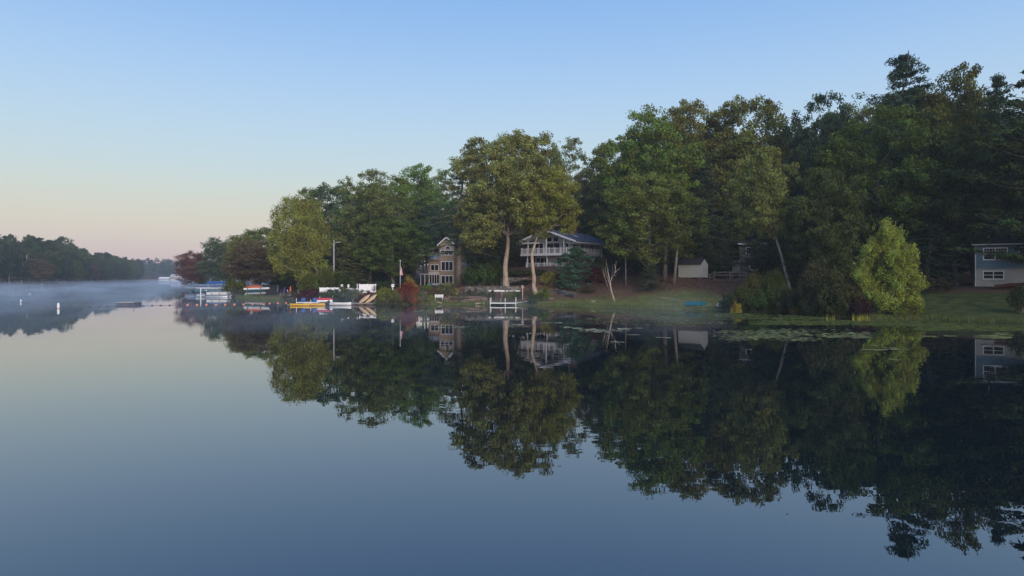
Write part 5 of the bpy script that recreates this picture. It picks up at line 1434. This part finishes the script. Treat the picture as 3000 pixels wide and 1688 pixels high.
# reeds
def reeds(px0, px1, py, n, h, lab):
    X0, Y0 = S(px0, py); X1, Y1 = S(px1, py)
    x = rng.uniform(X0, X1, n); y = Y0 + rng.normal(size=n) * .35
    V = blades(n, (x, y), h, .018, .15); V[:, :2, 2] = -.1; V[:, 2:, 2] -= ground(x, y)[:, None] ; V[:, 2:, 2] = np.clip(V[:, 2:, 2], .15, None)
    o = link(bpy.data.objects.new('reed_clump', quads_mesh('reed_clump', V, {'rnd': rng.random(n), 'clump': rng.random(n)}, GRASSM))); o.color = (.30, .28, .05, 1)
    tag(o, lab, 'reeds', kind='stuff')
reeds(2415, 2446, 939, 30, .5, 'thin yellow-green reeds standing in the water by the thicket')
reeds(2498, 2552, 940, 70, .55, 'yellow-green reeds in the water left of the bright tree')

# lily pads: round notched leaves on the water, drawn together in mats
PADM = leaf_material('lily_pad', .05)
def pads(name, spots, tint, label, r0=.16, z=.012):
    V, rr, cc = [], [], []
    for (px, py, wpx, hpx, n) in spots:
        cl = rng.random((max(2, n // 14), 2)) * 2 - 1
        q_ = cl[rng.integers(len(cl), size=n)] + rng.normal(size=(n, 2)) * .22
        q_ = q_[(np.abs(q_) < 1.1).all(1)]
        yy_ = F * CH / (py + q_[:, 1] * hpx / 2 - HZ); xx_ = (px + q_[:, 0] * wpx / 2 - 1500) / F * yy_
        ok_ = sdist(xx_, yy_, MAIN) < -.1
        for X, Y in zip(xx_[ok_], yy_[ok_]):
            r = r0 * rng.uniform(.6, 1.3); a0 = rng.random() * 6.28
            zz = z + rng.random() * .006; t1 = rng.normal() * .03
            pt = [(X, Y, zz)] + [(X + r * math.cos(a0 + t_), Y + r * math.sin(a0 + t_), zz + r * t1 * math.sin(t_)) for t_ in np.linspace(.2, 6.08, 7)]
            q = rng.random(); q2 = rng.random()
            for j in (1, 3, 5):
                V.append([pt[0], pt[j], pt[j + 1], pt[j + 2]]); rr.append(q); cc.append(q2)
    o = link(bpy.data.objects.new(name, quads_mesh(name, np.array(V), {'rnd': np.array(rr), 'clump': np.array(cc)}, PADM))); o.color = (*tint, 1)
    return tag(o, label, 'lily pads', kind='stuff')
PADT = (.15, .165, .075)
pads('lily_pad_mat', [(2340, 978, 420, 26, 620), (2250, 985, 300, 30, 300), (2480, 986, 140, 14, 120)], PADT, 'broad mat of lily pads in front of the shore thicket')
pads('lily_pad_mat', [(1900, 944, 340, 22, 340), (1790, 938, 140, 12, 90), (2060, 950, 200, 14, 120)], PADT, 'scattered lily pads in front of the lawn')
pads('lily_pad_mat', [(1770, 968, 130, 12, 130), (1675, 962, 60, 8, 40), (1840, 963, 80, 3, 18), (1870, 981, 60, 2, 12), (1805, 1002, 40, 2, 8), (1950, 990, 40, 3, 12)], (.28, .28, .18), 'small patch of pale lily pads before the broken birch reflection')
pads('lily_pad_mat', [(2600, 1022, 150, 10, 60), (2560, 1015, 60, 4, 14), (2900, 990, 200, 16, 90), (2760, 985, 120, 10, 40), (2960, 985, 120, 20, 90), (2640, 1055, 50, 3, 10)], (.17, .18, .07), 'thin lily pads near the right edge of the lake')
pads('lily_pad_mat', [(1520, 935, 130, 8, 80), (1330, 958, 120, 8, 50), (1490, 952, 100, 4, 24), (1380, 912, 120, 6, 36), (1600, 945, 80, 6, 30), (1250, 912, 100, 4, 24)], (.30, .30, .18), 'loose lily pads in front of the white dock')
pads('duckweed_mat', [(2480, 946, 520, 14, 2600), (2250, 930, 360, 14, 1500), (2850, 962, 320, 16, 1500), (2080, 922, 300, 10, 900), (1780, 917, 300, 8, 400), (2700, 952, 260, 10, 900)], (.09, .108, .032), 'bright green duckweed and pads hugging the right shore', .17, .008)
# fallen leaves drifting on the water
n = 12
X, Y = [], []
for _ in range(n):
    a, b_ = S(rng.uniform(700, 2950), rng.uniform(960, 1560)); X.append(a); Y.append(b_)
C_ = np.stack([X, Y, np.full(n, .012)], -1)
V, r_, c_ = leaf_quads(rng, C_, np.full(n, .004), 1, .05, up=9.0)
o = link(bpy.data.objects.new('floating_leaves', quads_mesh('floating_leaves', V, {'rnd': r_, 'clump': c_}, PADM))); o.color = (.28, .2, .12, 1)
tag(o, 'few fallen leaves drifting on the open water', 'leaves', kind='stuff')

# ------------------------------------------------------------------ mist on the lake and haze in the air
mm = bpy.data.materials.new('mist'); mm.use_nodes = True
t = mm.node_tree; t.nodes.clear()
o_ = t.nodes.new('ShaderNodeOutputMaterial'); pv = t.nodes.new('ShaderNodeVolumePrincipled')
pv.inputs['Color'].default_value = (.78, .90, 1, 1); pv.inputs['Anisotropy'].default_value = .2
tcn = t.nodes.new('ShaderNodeTexCoord')
mp = t.nodes.new('ShaderNodeMapping'); mp.inputs['Scale'].default_value = (.085, .055, .4); t.links.new(tcn.outputs['Object'], mp.inputs[0])
n = t.nodes.new('ShaderNodeTexNoise'); n.inputs['Scale'].default_value = 1; n.inputs['Detail'].default_value = 4; n.inputs['Distortion'].default_value = .6
t.links.new(mp.outputs[0], n.inputs[0])
mr = t.nodes.new('ShaderNodeMapRange'); mr.inputs['From Min'].default_value = .50; mr.inputs['From Max'].default_value = .70
mr.inputs['To Min'].default_value = .0018; mr.inputs['To Max'].default_value = .036; t.links.new(n.outputs[0], mr.inputs[0])
sp = t.nodes.new('ShaderNodeSeparateXYZ'); t.links.new(tcn.outputs['Object'], sp.inputs[0])
fx = t.nodes.new('ShaderNodeMapRange'); fx.inputs['From Min'].default_value = 12; fx.inputs['From Max'].default_value = -70
fx.inputs['To Min'].default_value = .42; fx.inputs['To Max'].default_value = 1; t.links.new(sp.outputs['X'], fx.inputs[0])
fz = t.nodes.new('ShaderNodeMapRange'); fz.inputs['From Min'].default_value = 2.9; fz.inputs['From Max'].default_value = .3
t.links.new(sp.outputs['Z'], fz.inputs[0])
m1 = t.nodes.new('ShaderNodeMath'); m1.operation = 'MULTIPLY'; t.links.new(mr.outputs[0], m1.inputs[0]); t.links.new(fx.outputs[0], m1.inputs[1])
m2 = t.nodes.new('ShaderNodeMath'); m2.operation = 'MULTIPLY'; t.links.new(m1.outputs[0], m2.inputs[0]); t.links.new(fz.outputs[0], m2.inputs[1])
fy = t.nodes.new('ShaderNodeMapRange'); fy.inputs['From Min'].default_value = 130; fy.inputs['From Max'].default_value = 380
fy.inputs['To Min'].default_value = 1; fy.inputs['To Max'].default_value = .4; t.links.new(sp.outputs['Y'], fy.inputs[0])
m3 = t.nodes.new('ShaderNodeMath'); m3.operation = 'MULTIPLY'; t.links.new(m2.outputs[0], m3.inputs[0]); t.links.new(fy.outputs[0], m3.inputs[1])
t.links.new(m3.outputs[0], pv.inputs['Density'])
t.links.new(pv.outputs[0], o_.inputs['Volume'])
mm.cycles.volume_step_rate = 1.0
ms = MB().prism([(-420, 880), (-300, 480), (-200, 250), (-170, 70), (-60, 45), (20, 60), (22, 78), (-8, 92), (-56, 104), (-70, 135), (-122, 248), (-110, 320), (-60, 480), (20, 700), (60, 870)], .03, 2.9, 'z').build('mist', mm)
tag(ms, 'thin morning mist drifting low over the lake', 'mist', kind='stuff')
hm = bpy.data.materials.new('haze'); hm.use_nodes = True
t = hm.node_tree; t.nodes.clear()
o_ = t.nodes.new('ShaderNodeOutputMaterial'); pv = t.nodes.new('ShaderNodeVolumePrincipled')
pv.inputs['Color'].default_value = (.80, .90, 1, 1); pv.inputs['Anisotropy'].default_value = .1; pv.inputs['Density'].default_value = .0003
t.links.new(pv.outputs[0], o_.inputs['Volume'])
hz = MB().box(-720, 280, -65, 1100, -2.8, 62).build('haze', hm)
tag(hz, 'pale blue morning haze filling the air', 'haze', kind='stuff')
